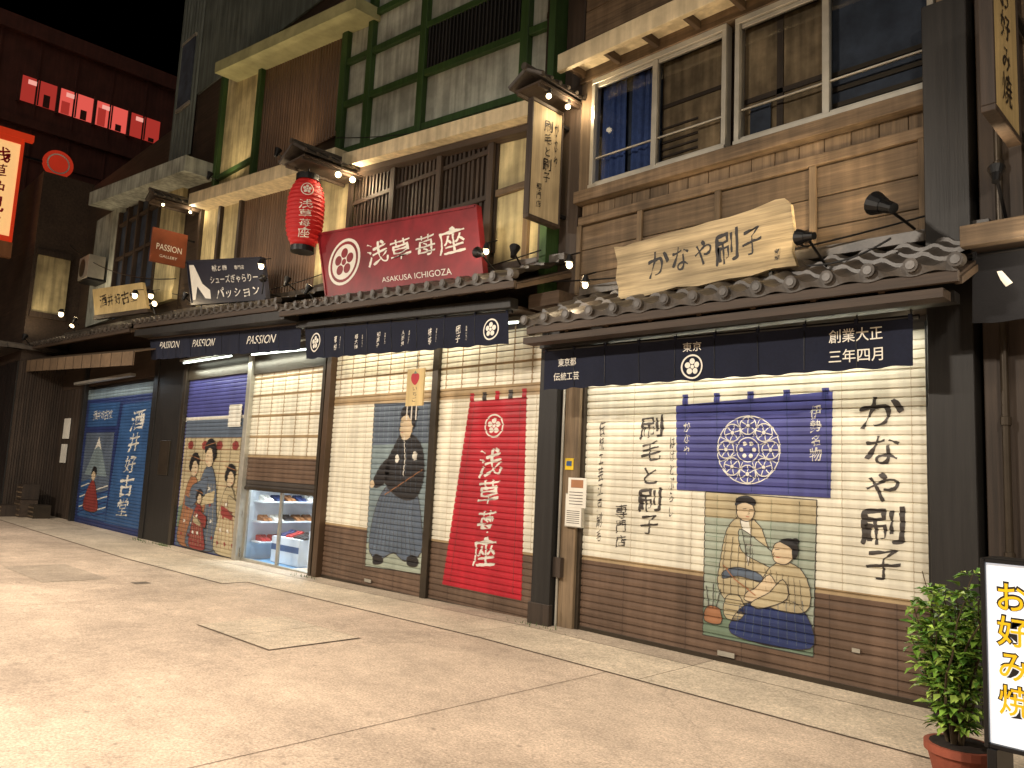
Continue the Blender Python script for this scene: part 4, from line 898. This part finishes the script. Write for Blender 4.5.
# ================================================================ RIGHT NEIGHBOUR
Q=empty('restaurant_building',(.5,0,0)); b=B(); b.box(-1.47,5,.1,5,-.1,7,darkx)
z=0
while z<2.9: b.box(-1.2,5,.0,.1,z+.004,z+.145,woodx); z+=.15
b.box(-1.47,-1.2,-.1,.1,-.02,6.5,darkz); b.box(-1.42,5,-.75,.1,3.14,3.2,darkx); b.box(-1.42,5,-.78,-.7,3.1,3.24,woodx)
for k in range(9): b.box(-1.2,5,.02,.1,3.3+k*.4,3.69+k*.4,woodx)
for k in range(5): b.cyl((-1.33,-.16,.2+k*.9),(-1.33,-.16,.26+k*.9),.035,alud,10)
b.cyl((-1.33,-.16,0),(-1.33,-.16,6),.026,alud,10)
b.obj('walls',Q,.004)
def d(A): A.poly([(-1.28,2.98),(-1.25,2.98),(-1.19,2.89),(-1.23,2.87),(-1.26,2.92)],letter_w,2); A.text('お好み焼',R(-.9,.2,2.75,3.0),letter_w,2)
noren('shop_curtain',[(-1.42,3.1),(1.2,3.1),(1.2,2.64),(-1.43,2.65)],-.5,clothblack,4,d)
proj_sign('timber_shop_sign',-1.16,-1.1,-.5,3.85,4.9,signwood2,darkz,letter_k,[('お好み焼',(.3,.7,.1,.9),True)],.0,brush=True)
floodlight((-1.2,-.8,3.55),(-1.25,-.3,4.6),10,.04,120,(-1.2,-.6,3.3))
te=empty('plant_fill_lamp',(-.9,-.62,3.05)); b=B(); b.cyl((-.9,-.9,3.06),(-.9,-.9,3.14),.05,black,12,.03); b.sphere((-.9,-.9,3.04),.035,bulb,8); b.obj('lamp',te); point('lamp_glow',(-.9,-.9,3.0),16,(1,.86,.66),.05,te)  # added lamp under the eave, out of view, to brighten the potted plant
LS=empty('illuminated_street_sign',(-.85,-1.75,.6)); b=B(); lit=mat('sign_acrylic',(235,238,240),.3,.02,emit=.5,ecol=(240,246,255),dirt=.05,bump=0)
b.box(-1.055,-.60,-1.86,-1.66,.37,1.2,lit)
for a in((-1.075,-1.055,.35,1.22),(-.60,-.58,.35,1.22)): b.box(a[0],a[1],-1.88,-1.64,a[2],a[3],black)
b.box(-1.055,-.60,-1.88,-1.64,1.2,1.22,black); b.box(-1.055,-.60,-1.88,-1.64,.35,.37,black)
for x in(-1.04,-.62): b.box(x-.02,x+.02,-1.9,-1.6,.0,.35,black)
b.obj('light_box',LS,.003); A=Art(); yl=mat('yellow_letter',(240,190,20),.4,.03,emit=.2,ecol=(255,200,20),bump=0); A.text('お好み焼',R(-1.02,-.88,.5,1.12),letter_k,1,True,.045); A.text('お好み焼',R(-1.013,-.887,.51,1.11),yl,2,True,.008)
A.build('lettering',LS,-1.862,False)
PP=empty('potted_plant',(-1.3,-1.42,0)); terr=mat('terracotta',(140,72,52),.7,.15,6,bump=.15); soil=mat('soil',(40,30,24),.9)
b=B(); b.cyl((-1.3,-1.42,.0),(-1.3,-1.42,.17),.12,terr,24,.16); b.cyl((-1.3,-1.42,.17),(-1.3,-1.42,.21),.175,terr,24,.175); b.cyl((-1.3,-1.42,.21),(-1.3,-1.42,.212),.15,soil,16); b.obj('pot',PP)
leafm=[mat('leaf_'+str(i),c_,.36,.25,12,bump=.0,island=.35) for i,c_ in enumerate([(84,124,48),(122,160,62),(160,186,86)])]; bark=mat('bark',(80,66,46),.9)
b=B(); tips=[]
for i in range(22):
    a=random.uniform(0,6.28); p=Vector((-1.32+.04*math.cos(a),-1.42+.04*math.sin(a),.21)); sp=random.uniform(.03,.28); d_=Vector((math.cos(a)*sp,math.sin(a)*sp,1)).normalized(); n=random.randint(6,9)
    for k in range(n):
        p2=p+d_*.1; b.cyl(p,p2,.007*(1-k/n)+.002,bark,5); p=p2; d_=(d_+Vector((random.uniform(-.22,.22),random.uniform(-.22,.22),.05))).normalized(); tips.append((p.copy(),d_.copy(),k))
b.obj('stems',PP); b=B()
for p,d_,kk in tips:
    for k in range(17 if kk>1 else 7):
        a=random.uniform(0,6.28); out=Vector((math.cos(a),math.sin(a),random.uniform(-.5,.7))).normalized(); base=p+out*random.uniform(.0,.06)
        if (Vector((base.x+1.32,base.y+1.42)).length)>.21: continue
        L_=random.uniform(.045,.085); W_=L_*.5; sd=out.cross(Vector((random.uniform(-.4,.4),random.uniform(-.4,.4),1))).normalized(); up=sd.cross(out)
        tip=base+out*L_-up*L_*.2
        b.add([base,base+out*L_*.5+sd*W_*.5+up*.006,tip,base+out*L_*.5-sd*W_*.5+up*.006,base+out*L_*.5-up*.002],[(0,1,4),(1,2,4),(2,3,4),(3,0,4)],random.choice(leafm))
b.obj('leaves',PP)
CB=empty('overhead_cable',(-8,-.3,4)); 
def cable(a,c_,sag,r_=.008,n=16):
    a=Vector(a);c_=Vector(c_); b=B(); pr=a
    for i in range(1,n+1):
        t=i/n; p=a.lerp(c_,t); p.z-=sag*4*t*(1-t); b.cyl(pr,p,r_,black,5); pr=p
    b.obj('cable',CB)
cable((-1.9,-.6,3.3),(-2.5,-.6,3.2),.05); cable((-5.6,-.3,3.6),(-1.8,-.2,3.55),.12); cable((-10,-.3,4.2),(-5.6,-.3,3.95),.15); cable((-16,-.3,4.9),(-10,-.3,4.4),.2); cable((-10.4,-.1,6.7),(-5.6,-.15,5.7),.12); cable((-24,-.3,7.4),(-15.9,-.3,5.2),.3,.012)
def street_lamp(x,y,w):
    e=empty('street_lamp',(x,y,0)); b=B(); z0=gz(x); b.cyl((x,y,z0),(x,y,z0+.5),.09,black,12); b.cyl((x,y,z0+.5),(x,y,5.6),.055,black,12,.04); b.cyl((x,y,5.55),(x,y+1.9,5.75),.03,black,8); b.box(x-.35,x+.35,y+1.75,y+2.15,5.68,5.76,black); b.box(x-.32,x+.32,y+1.78,y+2.12,5.665,5.68,emis('lamp_diffuser',(255,240,210),5))
    b.obj('post',e); area('lamp_light',(x,y+1.95,5.64),(x,y+3.0,0),.64,.34,w,(1,.88,.74),e)
for x,w_ in((2.5,680),(-4.5,760),(-11.0,800),(-18.0,700)): street_lamp(x,-9.6,w_)
